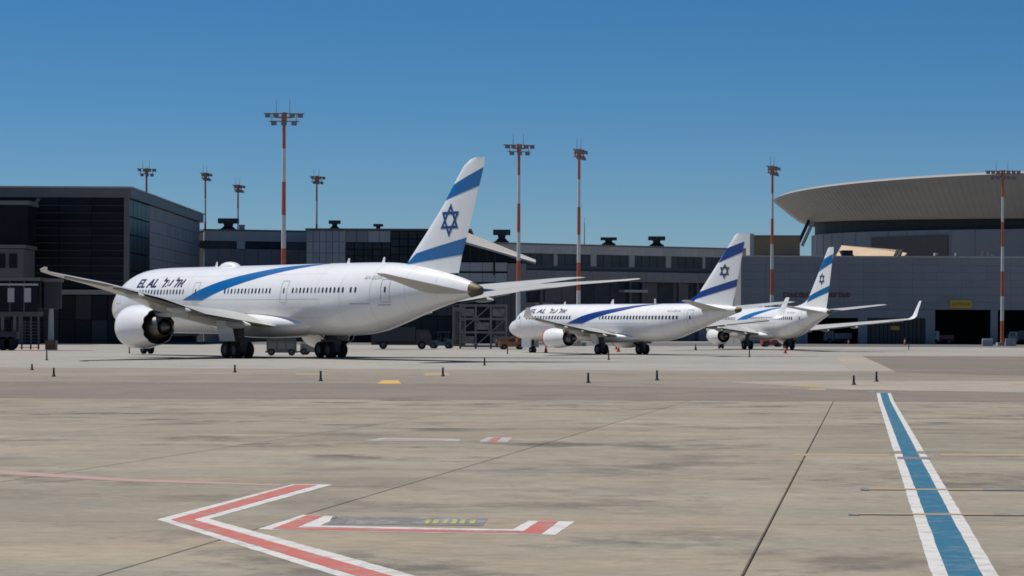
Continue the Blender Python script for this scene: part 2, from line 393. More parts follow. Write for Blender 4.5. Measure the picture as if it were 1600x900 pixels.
for pts, m in (([(590, 599.6), (597, 594.6), (622, 594.6), (627, 599.6)], M_YELP), ([(1243, 604), (1250, 600), (1272, 601), (1288, 606)], M_FADEY),
               ([(1262, 609.5), (1266, 606.5), (1292, 607), (1290, 610)], M_FADEY), ([(1575, 601), (1580, 599), (1680, 601), (1680, 603.5)], M_FADEY),
               ([(660, 587), (665, 583), (700, 583), (703, 587)], M_FADEY), ([(460, 586), (464, 584), (512, 584), (512, 586)], M_FADEY)):
    sheet('yellow_hold_marking', P(*pts), m, 0.009)
for pts in ([(18, 545.5), (18, 541), (72, 542), (72, 546)], [(20, 553), (20, 551), (62, 551.5), (62, 553.5)]):
    sheet('red_stand_line', P(*pts), M_PINKP, 0.006)

# ------------------------------------------------------------------ airliners
def pchip(xs, ys):
    xs = np.array(xs, float); ys = np.array(ys, float); h = np.diff(xs); d = np.diff(ys) / h
    m = np.zeros_like(ys)
    for i in range(1, len(xs) - 1):
        if d[i - 1] * d[i] > 0:
            w1 = 2 * h[i] + h[i - 1]; w2 = h[i] + 2 * h[i - 1]; m[i] = (w1 + w2) / (w1 / d[i - 1] + w2 / d[i])
    m[0] = d[0]; m[-1] = d[-1]
    def f(x):
        x = min(max(x, xs[0]), xs[-1]); i = min(int(np.searchsorted(xs, x, 'right')) - 1, len(xs) - 2)
        t = (x - xs[i]) / h[i]; t2, t3 = t * t, t * t * t
        return float((2 * t3 - 3 * t2 + 1) * ys[i] + (t3 - 2 * t2 + t) * h[i] * m[i] + (3 * t2 - 2 * t3) * ys[i + 1] + (t3 - t2) * h[i] * m[i + 1])
    return f
def airfoil(n=9):
    out = []
    xs = [0.5 * (1 - math.cos(math.pi * i / n)) for i in range(n + 1)]
    def th(x): return 5 * (0.2969 * math.sqrt(x) - 0.126 * x - 0.3516 * x * x + 0.2843 * x ** 3 - 0.1015 * x ** 4)
    for x in xs[::-1]: out.append((x, th(x)))
    for x in xs[1:-1]: out.append((x, -th(x)))
    return out, th
AF, TH = airfoil()
class Spec: pass

def make_airliner(S, label, where, heading, pitch, pal, group):
    REF = S.ref
    def T(s, y, z): return (REF - s, y, z)
    root = thing('airliner', label, 'airliner', where, math.pi / 2 + heading, group)
    root.rotation_euler = (0, -pitch, math.pi / 2 + heading)
    top, bot, hw = pchip(*S.top), pchip(*S.bot), pchip(*S.wid)
    zc = lambda s: (top(s) + bot(s)) / 2
    hh = lambda s: (top(s) - bot(s)) / 2
    def skin(s, th, side=1, off=0.0):
        c, n = math.cos(th), math.sin(th)
        nx, nz = c / hw(s), n / hh(s); q = math.hypot(nx, nz)
        return T(s, side * (hw(s) * c + off * nx / q), zc(s) + hh(s) * n + off * nz / q)
    def ang(s, z): return math.asin(max(-1, min(1, (z - zc(s)) / hh(s))))
    # fuselage
    st = [S.L * (1 - math.cos(i / 18 * math.pi / 2)) * 0.16 for i in range(19)]
    st = sorted(set([round(x, 3) for x in st] + [round(S.L * 0.16 + (S.L * 0.84) * i / 40, 3) for i in range(41)]))
    NS = 48; loops = []
    for s in st[1:]:
        loops.append([skin(s, 2 * math.pi * k / NS - math.pi / 2) for k in range(NS)])
    loops.insert(0, [T(0.0, 0.02 * math.cos(2 * math.pi * k / NS - math.pi / 2), S.top[1][0] + 0.02 * math.sin(2 * math.pi * k / NS - math.pi / 2)) for k in range(NS)])
    fus = MB().loft(loops).build('fuselage', WHITE, root, True)
    # tail cone outlet
    e = S.L
    MB().loft([[skin(e - S.apu, 2 * math.pi * k / 24, 1, 0.012) for k in range(24)], [skin(e, 2 * math.pi * k / 24, 1, 0.012) for k in range(24)],
               [(T(e + .12, 0, zc(e))[0], 0.7 * hw(e) * math.cos(2 * math.pi * k / 24), zc(e) + 0.7 * hh(e) * math.sin(2 * math.pi * k / 24)) for k in range(24)]]).build('tail_cone', APU, root, True)
    # belly fairing
    c0, c1, fh, fzb, fzt = S.fair
    lp = []
    for i in range(25):
        t = i / 24; s = c0 + (c1 - c0) * t; g = max(0.02, math.sin(math.pi * min(1, max(0, t)) ** 0.85)) ** 0.55
        zz = (fzb + fzt) / 2; 
        lp.append([T(s, fh * (0.72 + 0.28 * g) * g ** 0.35 * math.copysign(abs(math.cos(a)) ** 0.75, math.cos(a)), zz + (fzt - fzb) / 2 * g * math.copysign(abs(math.sin(a)) ** 0.9, math.sin(a))) for a in [2 * math.pi * k / 32 for k in range(32)]])
    MB().loft(lp).build('belly_fairing', WHITE, root, True, 60)
    # livery ribbon, both sides, curving over the crown
    def ribbon(name, up, lo, m, side, off=0.015, nx=28, nt=6):
        fu = pchip([p[0] for p in up], [p[1] for p in up]); fl = pchip([p[0] for p in lo], [p[1] for p in lo])
        loops = []
        for i in range(nx + 1):
            t = i / nx
            su = up[0][0] + (up[-1][0] - up[0][0]) * t; slo = lo[0][0] + (lo[-1][0] - lo[0][0]) * t
            a0 = ang(slo, fl(slo)); a1 = ang(su, fu(su)); row = []
            for j in range(nt + 1):
                q = j / nt; row.append(skin(slo + (su - slo) * q, a0 + (a1 - a0) * q, side, off))
            loops.append(row)
        MB().loft(loops, False, False).build(name, m, fus, True)
    for side in (1, -1): ribbon('livery_ribbon', S.rib_up, S.rib_lo, pal['ribbon'], side)
    # cabin windows: small curved panes on both sides
    wz = S.win_z; ww, wh = S.win
    mid = S.L * 0.45; a0 = ang(mid, wz)
    for side in (1, -1):
        me = None
        for s in S.windows:
            cyl = abs(hw(s) - hw(mid)) < 1e-3 and abs(hh(s) - hh(mid)) < 1e-3
            if me is None or not cyl:
                b = MB(); loops = []
                for zz, q in ((-.5, .6), (-.36, 1), (0, 1), (.36, 1), (.5, .6)):
                    loops.append([tuple(Vector(skin(s + d * q * ww / 2, ang(s, wz + zz * wh), side, 0.014)) - Vector(T(s, 0, 0))) for d in (-1, 1)])
                m1 = b.loft(loops, False, False).mesh('cabin_window', WGLASS)
                if cyl:
                    me = m1; me2 = m1.copy(); me2.materials[0] = WBLIND
                link('cabin_window', m1, fus, T(s, 0, 0))
            else: link('cabin_window', me2 if random.random() < .28 else me, fus, T(s, 0, 0))
        # doors: thin outline and a small pane
        for s in S.doors:
            dw, z0, z1 = S.door; fr = 0.05; b = MB()
            for (sa, sb, za, zb) in ((s - dw / 2, s - dw / 2 + fr, z0, z1), (s + dw / 2 - fr, s + dw / 2, z0, z1), (s - dw / 2 + fr, s + dw / 2 - fr, z0, z0 + fr), (s - dw / 2 + fr, s + dw / 2 - fr, z1 - fr, z1)):
                b.loft([[skin(x, ang(x, za + (zb - za) * k / 6), side, 0.016) for x in (sa, sb)] for k in range(7)], False, False)
            d = b.build('door_outline', GREYL, fus)
            b = MB(); b.loft([[skin(x, ang(x, wz + q * wh), side, 0.016) for x in (s - .1, s + .1)] for q in (-.5, 0, .5)], False, False).build('door_window', WGLASS, d)
        for poly in S.cockpit:
            b = MB(); loops = []
            for i in range(5):
                t = i / 4
                a = [poly[0][k] + (poly[1][k] - poly[0][k]) * t for k in (0, 1)]; c = [poly[3][k] + (poly[2][k] - poly[3][k]) * t for k in (0, 1)]
                loops.append([skin(a[0] + (c[0] - a[0]) * q / 4, a[1] + (c[1] - a[1]) * q / 4, side, 0.015) for q in range(5)])
            b.loft(loops, False, False).build('cockpit_window', WGLASS, fus, True)
    # lettering
    def lettering(text, s0, s1, zlo, zhi, shear, fat, m, name):
        cu = bpy.data.curves.new('lettering', 'FONT'); cu.body = text; cu.size = 1; cu.shear = shear; cu.offset = fat; cu.resolution_u = 3
        ob = bpy.data.objects.new('lettering', cu); COL.objects.link(ob)
        bpy.context.view_layer.update()
        me = bpy.data.meshes.new_from_object(ob); bpy.data.objects.remove(ob); bpy.data.curves.remove(cu)
        bm = bmesh.new(); bm.from_mesh(me); bpy.data.meshes.remove(me)
        xs = [v.co.x for v in bm.verts]; ys = [v.co.y for v in bm.verts]
        x0, x1, y0, y1 = min(xs), max(xs), min(ys), max(ys)
        for k in range(1, 6):
            bmesh.ops.bisect_plane(bm, geom=bm.verts[:] + bm.edges[:] + bm.faces[:], plane_co=(0, y0 + (y1 - y0) * k / 6, 0), plane_no=(0, 1, 0))
        bmesh.ops.triangulate(bm, faces=bm.faces)
        bm.verts.ensure_lookup_table(); isl = {}
        for v0 in bm.verts:                                   # one object per letter
            if v0 in isl: continue
            k = len(set(isl.values())); todo = [v0]
            while todo:
                v = todo.pop()
                if v in isl: continue
                isl[v] = k; todo += [e.other_vert(v) for e in v.link_edges]
        for side in (1, -1):
            for k in sorted(set(isl.values())):
                vv = [v for v in bm.verts if isl[v] == k]; ix = {v: i for i, v in enumerate(vv)}; co = []
                for v in vv:
                    u = (v.co.x - x0) / (x1 - x0); t = (v.co.y - y0) / (y1 - y0)
                    s = s0 + (s1 - s0) * (u if side == 1 else 1 - u); z = zlo + (zhi - zlo) * t
                    co.append(skin(s, ang(s, z), side, 0.022))
                me = bpy.data.meshes.new(name); me.from_pydata(co, [], [[ix[v] for v in f.verts] for f in bm.faces if f.verts[0] in ix])
                me.materials.append(m); link(name, me, fus)
        bm.free()
    for a in S.letters: lettering(*a, LETTER, 'letter')
    lettering(pal['reg'], *S.reg, 0.0, 0.0, GREYL, 'registration_mark')
    for (s, ln, z) in S.hatches:
        for side in (1, -1): MB().loft([[skin(s, ang(s, z), side, .016), skin(s, ang(s, z + .09), side, .016)], [skin(s + ln, ang(s + ln, z), side, .016), skin(s + ln, ang(s + ln, z + .09), side, .016)]], False, False).build('hatch_line', GREYL, fus)
    sm = MB()
    for s in S.seams:
        sm.loft([[skin(s + d, 2 * math.pi * k / 48, 1, .004) for k in range(48)] for d in (0, .035)], False)
    for z in S.seam_z:
        for side in (1, -1): sm.loft([[skin(s, ang(s, z + d), side, .0045) for s in np.linspace(S.L * .2, S.L * .68, 12)] for d in (0, .03)], False, False)
    ps_ = sm.build('panel_seams', mat('seam_grey', (.55, .55, .54), .5), fus); ps_['kind'] = 'stuff'
    # antennas and domes on the crown
    for (s, ln, h, wd, kind) in S.aerials:
        if kind == 'dome':
            lp = [[T(s + ln * (i / 12 - .5), wd * math.cos(a) * g, top(s) - 0.1 + (h + .1) * g * max(-.2, math.sin(a))) for a in [2 * math.pi * k / 16 for k in range(16)]] for i in range(13) for g in [max(.03, math.sin(math.pi * i / 12)) ** .6]]
            MB().loft(lp).build('antenna_dome', WHITE, fus, True)
        else:
            MB().loft([[T(s, .04, top(s) - .1), T(s + ln, 0.02, top(s) - .1), T(s, -.04, top(s) - .1)], [T(s + ln * .6, .015, top(s) + h), T(s + ln, 0.0, top(s) + h), T(s + ln * .6, -.015, top(s) + h)]]).build('antenna_blade', WHITE, fus)
    # lifting surfaces
    def surface(name, secs, m, side, sym=False, inc=0.0):
        loops = []
        for (y, le, te, z, t, ph) in secs:
            ch = te - le; lp = []
            for (x, h) in AF:
                cz = 0.02 * ch * (1 - (2 * x - 1) ** 2) if not sym else 0
                d = h * t * ch + cz - inc * (x - 0.6) * ch
                lp.append(T(le + x * ch, side * (y - math.sin(ph) * d), z + math.cos(ph) * d))
            loops.append(lp)
        return MB().loft(loops).build(name, m, root, True, 50)
    wz_at = pchip([q[0] for q in S.wing if q[5] < .3], [q[3] for q in S.wing if q[5] < .3])
    le_at = pchip([q[0] for q in S.wing if q[5] < .3], [q[1] for q in S.wing if q[5] < .3])
    te_at = pchip([q[0] for q in S.wing if q[5] < .3], [q[2] for q in S.wing if q[5] < .3])
    for side in (1, -1):
        wing = surface('wing', S.wing, WINGG, side, False, 0.05)
        wl = S.winglet
        if wl and pal.get('low_left') and side == 1: wl = [(a_, b_, c_ + .15, 3.85 + (z_ - 3.9) * .42, t_, p_) for (a_, b_, c_, z_, t_, p_) in wl]
        if wl: surface('winglet', wl, WHITE, side, True).parent = wing
        # flap and aileron panels along the trailing edge, a touch below the skin
        for (ya, yb_, fr, drop) in S.flaps:
            lp = []
            for y in (ya, yb_):
                c = te_at(y) - le_at(y); s0, s1 = te_at(y) - fr * c, te_at(y) + 0.06 * c * .5; z = wz_at(y)
                lp.append([T(s0, side * y, z + .05 - drop * .1), T(s0, side * y, z - .20 - drop * .1), T(s1, side * y, z - .12 - drop), T(s1, side * y, z - .06 - drop)])
            MB().loft(lp).build('flap', WINGD, wing)
        for (y, ln, r) in S.tracks:
            s1 = te_at(y) + 0.28 * ln; s0 = s1 - ln; z = wz_at(y) - .12
            lp = []
            for i in range(11):
                t = i / 10; g = max(.04, math.sin(math.pi * t ** .8)) ** .6
                lp.append([T(s0 + ln * t, side * y + r * .55 * g * math.cos(a), z - r * (.6 + .5 * t) + r * g * math.sin(a)) for a in [2 * math.pi * k / 12 for k in range(12)]])
            MB().loft(lp).build('flap_track_fairing', WINGG, wing, True)
        surface('horizontal_stabilizer', S.stab, WINGG, side, True, 0.025)
        # engine
        ey, ez = side * S.eng_y, S.eng_z; s0, s1, er = S.nac
        def ex(t): return REF - t
        eng = MB()
        prof = [(0.10, .80), (0.0, .86), (-.06, .90), (-.2, .945), (-.7, .99), (-1.6, 1.0), (-.62 * (s1 - s0), .985), (-.82 * (s1 - s0), .90)]
        n = 48; loops = [[(ex(s0) + t, ey + er * r * math.cos(2 * math.pi * k / n), ez + er * r * math.sin(2 * math.pi * k / n)) for k in range(n)] for t, r in prof]
        end = s1 - s0
        def ring(t, r, chev): return [(ex(s0) - end * t - (chev * (1 if (k // 2) % 2 else 0) if k % 2 == 0 else chev * .5), ey + er * r * math.cos(2 * math.pi * k / n), ez + er * r * math.sin(2 * math.pi * k / n)) for k in range(n)]
        cv = S.chev
        loops.append(ring(1.0, S.noz, cv)); loops.append(ring(1.0, S.noz - .03, cv)); 
        E_ = eng.loft(loops, False).build('engine', WHITE, root, True, 50)
        MB().lathe([(ex(s0) - end * .70, er * .80), (ex(s0) - end + .03, er * (S.noz - .035))], (0, ey, ez)).build('bypass_duct', DARKIN, E_, True)
        MB().lathe([(ex(s0) + .1, er * .80), (ex(s0) - .05, er * .79), (ex(s0) - 1.0, er * .76), (ex(s0) - 1.02, er * .2)], (0, ey, ez)).build('intake_duct', METAL, E_, True)
        fb = MB()
        for k in range(18):
            a = 2 * math.pi * k / 18; u = Vector((0, math.cos(a), math.sin(a))); vv = Vector((0, -math.sin(a), math.cos(a)))
            c = Vector((ex(s0) - 1.0, ey, ez))
            fb.add([c + u * er * .2 - vv * .06 + Vector((.1, 0, 0)), c + u * er * .2 + vv * .06 - Vector((.05, 0, 0)), c + u * er * .74 + vv * .2 - Vector((.12, 0, 0)), c + u * er * .74 - vv * .14 + Vector((.06, 0, 0))], [(0, 1, 2, 3)])
        fb.build('fan_blades', HOT, E_)
        MB().lathe([(ex(s0) - .35, .02), (ex(s0) - .6, er * .12), (ex(s0) - 1.0, er * .22)], (0, ey, ez), n=20).build('spinner', HOT, E_, True)
        ce, pe = S.core
        MB().lathe([(ex(s0) - end * .72, er * .62), (ex(s0) - end, er * .55), (ex(ce), er * .40), (ex(ce) + .02, er * .37), (ex(ce) + .8, er * .36)], (0, ey, ez)).build('core_cowl', HOT, E_, True)
        MB().lathe([(ex(ce) + .5, er * .30), (ex(ce), er * .25), (ex(pe), .03)], (0, ey, ez), n=20).build('exhaust_plug', HOT, E_, True)
        if pal.get('cover'):
            MB().lathe([(ex(s0) + .16, er * .30), (ex(s0) + .14, er * .86), (ex(s0) - .04, er * .935), (ex(s0) - .20, er * .965)], (0, ey, ez)).build('intake_cover', pal['cover'], E_, True)
            MB().lathe([(ex(s0) + .165, .01), (ex(s0) + .158, er * .31)], (0, ey, ez)).build('cover_disc', pal['cover'], E_)
        y = S.eng_y; zt = wz_at(y); lp = []
        for (s, za, zb, t) in ((s0 + end * .25, ez + er * .95, ez + er * 1.02, .08), (le_at(y) + .1, ez + er * .7, zt + .25, .24), (s1 + .2, ez + er * .45, zt - .1, .22), (te_at(y) - (te_at(y) - le_at(y)) * .35, zt - .45, zt - .05, .05)):
            lp.append([T(s, side * y - t, za), T(s, side * y + t, za), T(s, side * y + t, zb), T(s, side * y - t, zb)])
        MB().loft(lp).build('pylon', WINGG, E_, True, 60)
        sk = MB(); a = R(70); sk.add([(ex(s0) - 1.2, ey - side * er * 1.0 * math.cos(a), ez + er * math.sin(a)), (ex(s0) - 2.4, ey - side * er * math.cos(a), ez + er * math.sin(a)), (ex(s0) - 2.3, ey - side * (er + .35) * math.cos(a), ez + (er + .35) * math.sin(a))], [(0, 1, 2)])
    # vertical fin
    fin = S.fin_le, S.fin_te
    fl, ft = pchip([p[1] for p in fin[0]], [p[0] for p in fin[0]]), pchip([p[1] for p in fin[1]], [p[0] for p in fin[1]])
    zs = sorted(set([p[1] for p in fin[0]] + list(np.linspace(fin[0][0][1], fin[0][-1][1], 14))))
    tk = lambda z: S.fin_t[0] + (S.fin_t[1] - S.fin_t[0]) * (z - zs[0]) / (zs[-1] - zs[0])
    def fin_y(s, z, off):
        u = (s - fl(z)) / max(.01, ft(z) - fl(z)); u = max(0.0, min(1, u))
        return TH(u) * tk(z) / 1.0 + off
    loops = []
    for z in zs:
        lp = []
        for (x, h) in AF: lp.append(T(fl(z) + x * (ft(z) - fl(z)), h * tk(z), z))
        loops.append(lp)
    FIN = MB().loft(loops).build('tail_fin', WHITE, root, True, 50)
    # dorsal fillet
    if S.dorsal:
        lp = []
        for (sd, zd, yd) in S.dorsal:
            lp.append([T(sd, 0, zd), T(sd + .1, yd, zd - .12), T(sd + .4, yd * 1.2, zd - .75), T(sd + .4, -yd * 1.2, zd - .75), T(sd + .1, -yd, zd - .12)])
        MB().loft(lp).build('dorsal_fin', pal['ribbon'] if pal.get('navy_dorsal') else WHITE, FIN, True)
    def fin_decal(name, quad, m, nx=14, nz=5, off=.018):
        for side in (1, -1):
            lp = []
            for j in range(nz + 1):
                q = j / nz; a = [quad[0][k] + (quad[3][k] - quad[0][k]) * q for k in (0, 1)]; b = [quad[1][k] + (quad[2][k] - quad[1][k]) * q for k in (0, 1)]
                row = []
                for i in range(nx + 1):
                    t = (i / nx) ** 1.6; s = a[0] + (b[0] - a[0]) * t; z = a[1] + (b[1] - a[1]) * t
                    s = max(s, fl(z)); s = min(s, ft(z)); row.append(T(s, side * fin_y(s, z, off), z))
                lp.append(row)
            MB().loft(lp, False, False).build(name, m, FIN, True)
    fin_decal('upper_stripe', S.fs1, pal['stripe']); fin_decal('lower_stripe', S.fs2, pal['stripe'])
    cs, cz, rr, bw = S.star
    for side in (1, -1):
        b = MB()
        for k, flip in enumerate((1, -1)):
            def tri(r): return [(cs - S.star_skew * 0 + r * math.sin(a) , cz + flip * r * math.cos(a)) for a in (0, R(120), R(240))]
            o, i = tri(rr), tri(rr - 2 * bw)
            for e_ in range(3):
                f_ = (e_ + 1) % 3; lp = []
                for q in range(9):
                    row = []
                    for (A_, B_) in ((o[e_], o[f_]), (i[e_], i[f_])):
                        s = A_[0] + (B_[0] - A_[0]) * q / 8; z = A_[1] + (B_[1] - A_[1]) * q / 8
                        s += (z - cz) * S.star_skew; row.append(T(s, side * fin_y(s, z, .018 + .006 * k), z))
                    lp.append(row)
                b.loft(lp, False, False)
        b.build('six_pointed_star', pal['star'], FIN)
    # undercarriage
    def wheel(gear, c, r, wd):
        prof = [(-wd / 2, r * .55), (-wd / 2, r * .86), (-wd * .32, r), (wd * .32, r), (wd / 2, r * .86), (wd / 2, r * .55)]
        b = MB(); n = 24
        b.loft([[(c[0] + q * math.cos(2 * math.pi * k / n), c[1] + t, c[2] + q * math.sin(2 * math.pi * k / n)) for k in range(n)] for t, q in prof], False)
        wh_ = b.build('wheel', TYRE, gear, True)
        MB().tube((c[0], c[1] - wd * .42, c[2]), (c[0], c[1] + wd * .42, c[2]), r * .56, n=16).build('rim', RIM, gear)
    for (s, y, zt, r, wd, axles, hy) in S.gears:
        gr = MB()
        gr.tube(T(s, y, r), T(s - .1, y, zt), .16 if r > .5 else .11, .2 if r > .5 else .13)
        gr.tube(T(s, y, r * 1.5), T(s - (1.2 if abs(y) > 1 else -1.0), y * .72, zt), .07)
        for a in axles: gr.tube(T(s + a, y - hy - .1, r), T(s + a, y + hy + .1, r), .08)
        if len(axles) > 1: gr.tube(T(s + axles[0], y, r), T(s + axles[-1], y, r), .13)
        gg = gr.build('landing_gear', GEARM, root, True)
        k_ = max(axles) + .35
        MB().box(REF - s - k_, REF - s + k_, y - hy * .62, y + hy * .62, r * .7, r * 2.3).build('brake_shade_block', DRKV, gg)  # dark block for the brakes and the shade among the wheels
        MB().box(REF - s - k_ * .55, REF - s + k_ * .55, y - hy * .5, y + hy * .5, r * 2.3 + .003, zt + .1).build('strut_shade_block', mat('strut_shade_dark', (.07, .07, .072), .6, var=.4, scale=4), gg)  # dark block painting in the shade around the strut below the belly
        for a in axles:
            for d in (-hy, hy): wheel(gg, T(s + a, y + d, r), r, wd)
        sg = 1 if y > 0 else -1
        if abs(y) > 1:
            MB().loft([[T(s - S.gdoor, y + sg * (hy + .35), r * 2.1), T(s + S.gdoor, y + sg * (hy + .35), r * 2.1), T(s + S.gdoor, y + sg * (hy + .41), r * 2.1), T(s - S.gdoor, y + sg * (hy + .41), r * 2.1)], [T(s - S.gdoor, y + sg * (hy + .75), zt + .3), T(s + S.gdoor, y + sg * (hy + .75), zt + .3), T(s + S.gdoor, y + sg * (hy + .81), zt + .3), T(s - S.gdoor, y + sg * (hy + .81), zt + .3)]]).build('gear_door', WHITE, gg)
        else:
            for d in (-.55, .55): MB().box(REF - s - .4, REF - s + 1.3, d - .02, d + .02, r * 1.9, zt).build('gear_door', WHITE, gg)
    return root

# wide-body measurements (stations in metres aft of the nose)
W = Spec(); W.ref = 31.8; W.L = 61.9; W.apu = 1.15
W.top = ([0, .3, 1, 2.2, 3.5, 5, 7, 9, 12, 44, 49, 53, 57, 60, 61.9], [4.25, 4.85, 5.5, 6.45, 7.2, 7.75, 8.15, 8.3, 8.36, 8.36, 8.3, 8.0, 7.4, 6.75, 6.2])
W.bot = ([0, .3, 1, 2.5, 5, 9, 12, 43, 46.5, 50, 54, 58, 61.9], [4.25, 3.65, 3.1, 2.55, 2.2, 2.1, 2.08, 2.08, 2.3, 3.0, 3.98, 4.85, 5.5])
W.wid = ([0, .3, 1, 2.5, 4, 6, 9, 12, 43, 48, 52, 56, 60, 61.9], [0.02, .7, 1.25, 1.95, 2.35, 2.65, 2.85, 2.9, 2.9, 2.6, 2.02, 1.3, .6, .32])
W.fair = (20.5, 40.5, 3.35, 1.75, 4.3)
W.rib_up = [(18.2, 5.2), (21.9, 6.31), (25.72, 7.1), (29.34, 7.62), (32.45, 7.98), (35.55, 8.2), (40.0, 8.345)]
W.rib_lo = [(21.8, 5.15), (25.05, 5.99), (27.52, 6.5), (30.34, 7.03), (33.76, 7.58), (36.58, 7.95), (40.2, 8.33)]
W.win_z, W.win = 5.98, (.25, .46)
W.windows = [5.9 + .61 * i for i in range(4)] + [9.6 + .61 * i for i in range(15)] + [25.9 + .61 * i for i in range(14)] + [37.7 + .61 * i for i in range(14)] + [46.75, 47.4]
W.doors = [4.6, 20.5, 36.2, 51.2]; W.door = (1.1, 4.9, 6.85)
W.cockpit = [((1.75, .55), (2.9, .45), (2.75, .85), (1.8, .95)), ((1.35, 1.0), (1.75, .62), (1.8, 1.0), (1.45, 1.35))]
W.letters = [('EL AL  \u05dc\u05e2 \u05dc\u05d0', 8.6, 17.9, 6.42, 7.34, .25, .024)]
W.reg = (48.2, 50.6, 6.85, 7.15)
W.aerials = [(22.0, 3.4, .42, .75, 'dome'), (19.2, .5, .45, 0, 'blade'), (42, .5, .4, 0, 'blade'), (47.5, .5, .45, 0, 'blade')]
W.wing = [(1.5, 20.6, 35.6, 2.95, .115, 0), (2.9, 21.0, 35.0, 3.1, .11, .09), (9.9, 25.7, 35.0, 4.05, .095, .09), (15, 29.6, 36.9, 5.25, .085, .1), (21, 34.0, 38.9, 6.25, .08, .12), (26.3, 38.2, 41.0, 6.92, .075, .12), (28.3, 40.6, 42.5, 7.12, .07, .12), (29.5, 42.9, 44.2, 7.28, .07, .15), (30.05, 44.7, 45.4, 7.42, .06, .2)]
W.winglet = None
W.flaps = [(3.2, 9.7, .32, .30), (10.3, 20, .28, .12), (21, 26, .22, .03)]
W.tracks = [(6.2, 4.6, .42), (12.5, 4.2, .36), (18.0, 3.6, .3)]
W.stab = [(0.3, 54.3, 61.2, 5.75, .09, 0), (1.2, 54.9, 61.3, 5.88, .09, .1), (9.0, 60.6, 62.6, 6.95, .08, .1), (9.9, 61.7, 62.95, 7.05, .06, .1)]
W.eng_y, W.eng_z, W.nac, W.chev, W.noz, W.core = 9.75, 2.72, (21.2, 26.0, 1.98), .26, .82, (27.4, 28.3)
W.fin_le = [(50.6, 7.3), (51.34, 8.16), (53.9, 10.45), (56.92, 13.22), (58.45, 14.94), (59.6, 16.05), (60.4, 16.45), (61.1, 16.58)]
W.fin_te = [(58.8, 7.1), (59.31, 8.77), (59.93, 10.16), (61.59, 14.29), (62.15, 15.7), (62.35, 16.3), (62.3, 16.58)]
W.fin_t = (.62, .18); W.dorsal = None
W.fs1 = [(56.88, 13.22), (61.59, 14.29), (62.2, 15.76), (58.2, 14.50)]
W.fs2 = [(51.3, 8.05), (59.31, 8.77), (59.95, 10.16), (53.0, 8.98)]
W.star, W.star_skew = (57.78, 11.62, 1.38, .22), .12
W.gears = [(31.8, 4.9, 3.0, .72, .52, (-.78, .78), .65), (31.8, -4.9, 3.0, .72, .52, (-.78, .78), .65), (6.0, 0, 2.4, .5, .36, (0,), .38)]
W.gdoor = 1.3; W.seams = [7.5, 13.2, 18.9, 41.5, 45.2, 49.3, 53.5, 57.0]; W.seam_z = [3.6, 5.2, 7.4]; W.hatches = [(46.6, 2.6, 4.75), (50.2, 1.5, 4.65)]

N = Spec(); N.ref = 19.6; N.L = 38.2; N.apu = .45
N.top = ([0, .3, .9, 1.7, 2.5, 3.4, 4.8, 6.5, 29, 33, 36, 38.2], [2.8, 3.2, 3.6, 4.0, 4.5, 4.95, 5.28, 5.4, 5.4, 5.36, 5.2, 4.95])
N.bot = ([0, .3, 1, 2.5, 5, 7, 25.5, 28, 31, 34.5, 38.2], [2.8, 2.35, 1.95, 1.58, 1.42, 1.4, 1.4, 1.65, 2.42, 3.5, 4.5])
N.wid = ([0, .3, 1, 2.2, 4, 6.5, 26, 29, 32, 35, 38.2], [.02, .5, .95, 1.4, 1.75, 1.88, 1.88, 1.7, 1.3, .8, .22])
N.fair = (13.0, 24.0, 2.15, 1.2, 2.5)
N.rib_up = [(12.4, 3.3), (15.49, 4.24), (17.92, 4.67), (20.74, 5.0), (23.4, 5.25), (26.2, 5.385)]
N.rib_lo = [(15.0, 3.25), (17.27, 3.89), (19.21, 4.33), (21.57, 4.72), (23.7, 5.08), (26.4, 5.37)]
N.win_z, N.win = 3.95, (.25, .38)
N.windows = [5.2 + .51 * i for i in range(16)] + [18.0 + .51 * i for i in range(25)]
N.doors = [3.6, 32.0]; N.door = (.85, 2.95, 4.75)
N.cockpit = [((1.75, .55), (2.7, .4), (2.7, .78), (1.8, .88)), ((1.3, 1.0), (1.75, .62), (1.8, .95), (1.45, 1.3))]
N.letters = [('EL AL  \u05dc\u05e2 \u05dc\u05d0', 5.3, 11.9, 4.42, 4.95, .25, .018)]
N.reg = (28.6, 30.6, 4.5, 4.75)
N.aerials = [(17.6, .6, .5, 0, 'blade'), (9.5, .4, .3, 0, 'blade')]
N.wing = [(1.0, 12.9, 21.0, 2.15, .12, 0), (1.88, 13.4, 20.9, 2.2, .12, .1), (5.6, 16.1, 21.0, 2.62, .10, .1), (11, 20.0, 23.1, 3.25, .09, .1), (16.8, 24.2, 25.8, 3.9, .08, .1)]
N.winglet = [(16.8, 24.2, 25.8, 3.9, .08, .1), (17.25, 24.6, 26.0, 4.03, .08, .45), (17.5, 25.0, 26.2, 4.35, .08, 1.0), (17.65, 25.3, 26.25, 4.95, .07, 1.3), (17.95, 26.0, 26.55, 6.25, .06, 1.35)]
N.flaps = [(2.2, 5.4, .32, .2), (5.9, 11.5, .30, .12), (12, 16, .2, .02)]
N.tracks = [(3.8, 2.6, .24), (7.3, 2.5, .22), (10.6, 2.3, .2)]
N.stab = [(.2, 32.8, 37.0, 4.75, .09, 0), (1.0, 33.3, 37.1, 4.8, .09, .12), (6.8, 37.0, 38.7, 5.55, .08, .12), (7.15, 37.6, 38.8, 5.6, .06, .12)]
N.eng_y, N.eng_z, N.nac, N.chev, N.noz, N.core = 4.83, 1.72, (13.1, 16.5, 1.08), .0, .80, (17.3, 17.9)
N.fin_le = [(30.4, 4.9), (31.24, 5.75), (33.1, 7.7), (35.06, 9.75), (36.9, 11.75), (37.4, 12.3), (37.75, 12.45)]
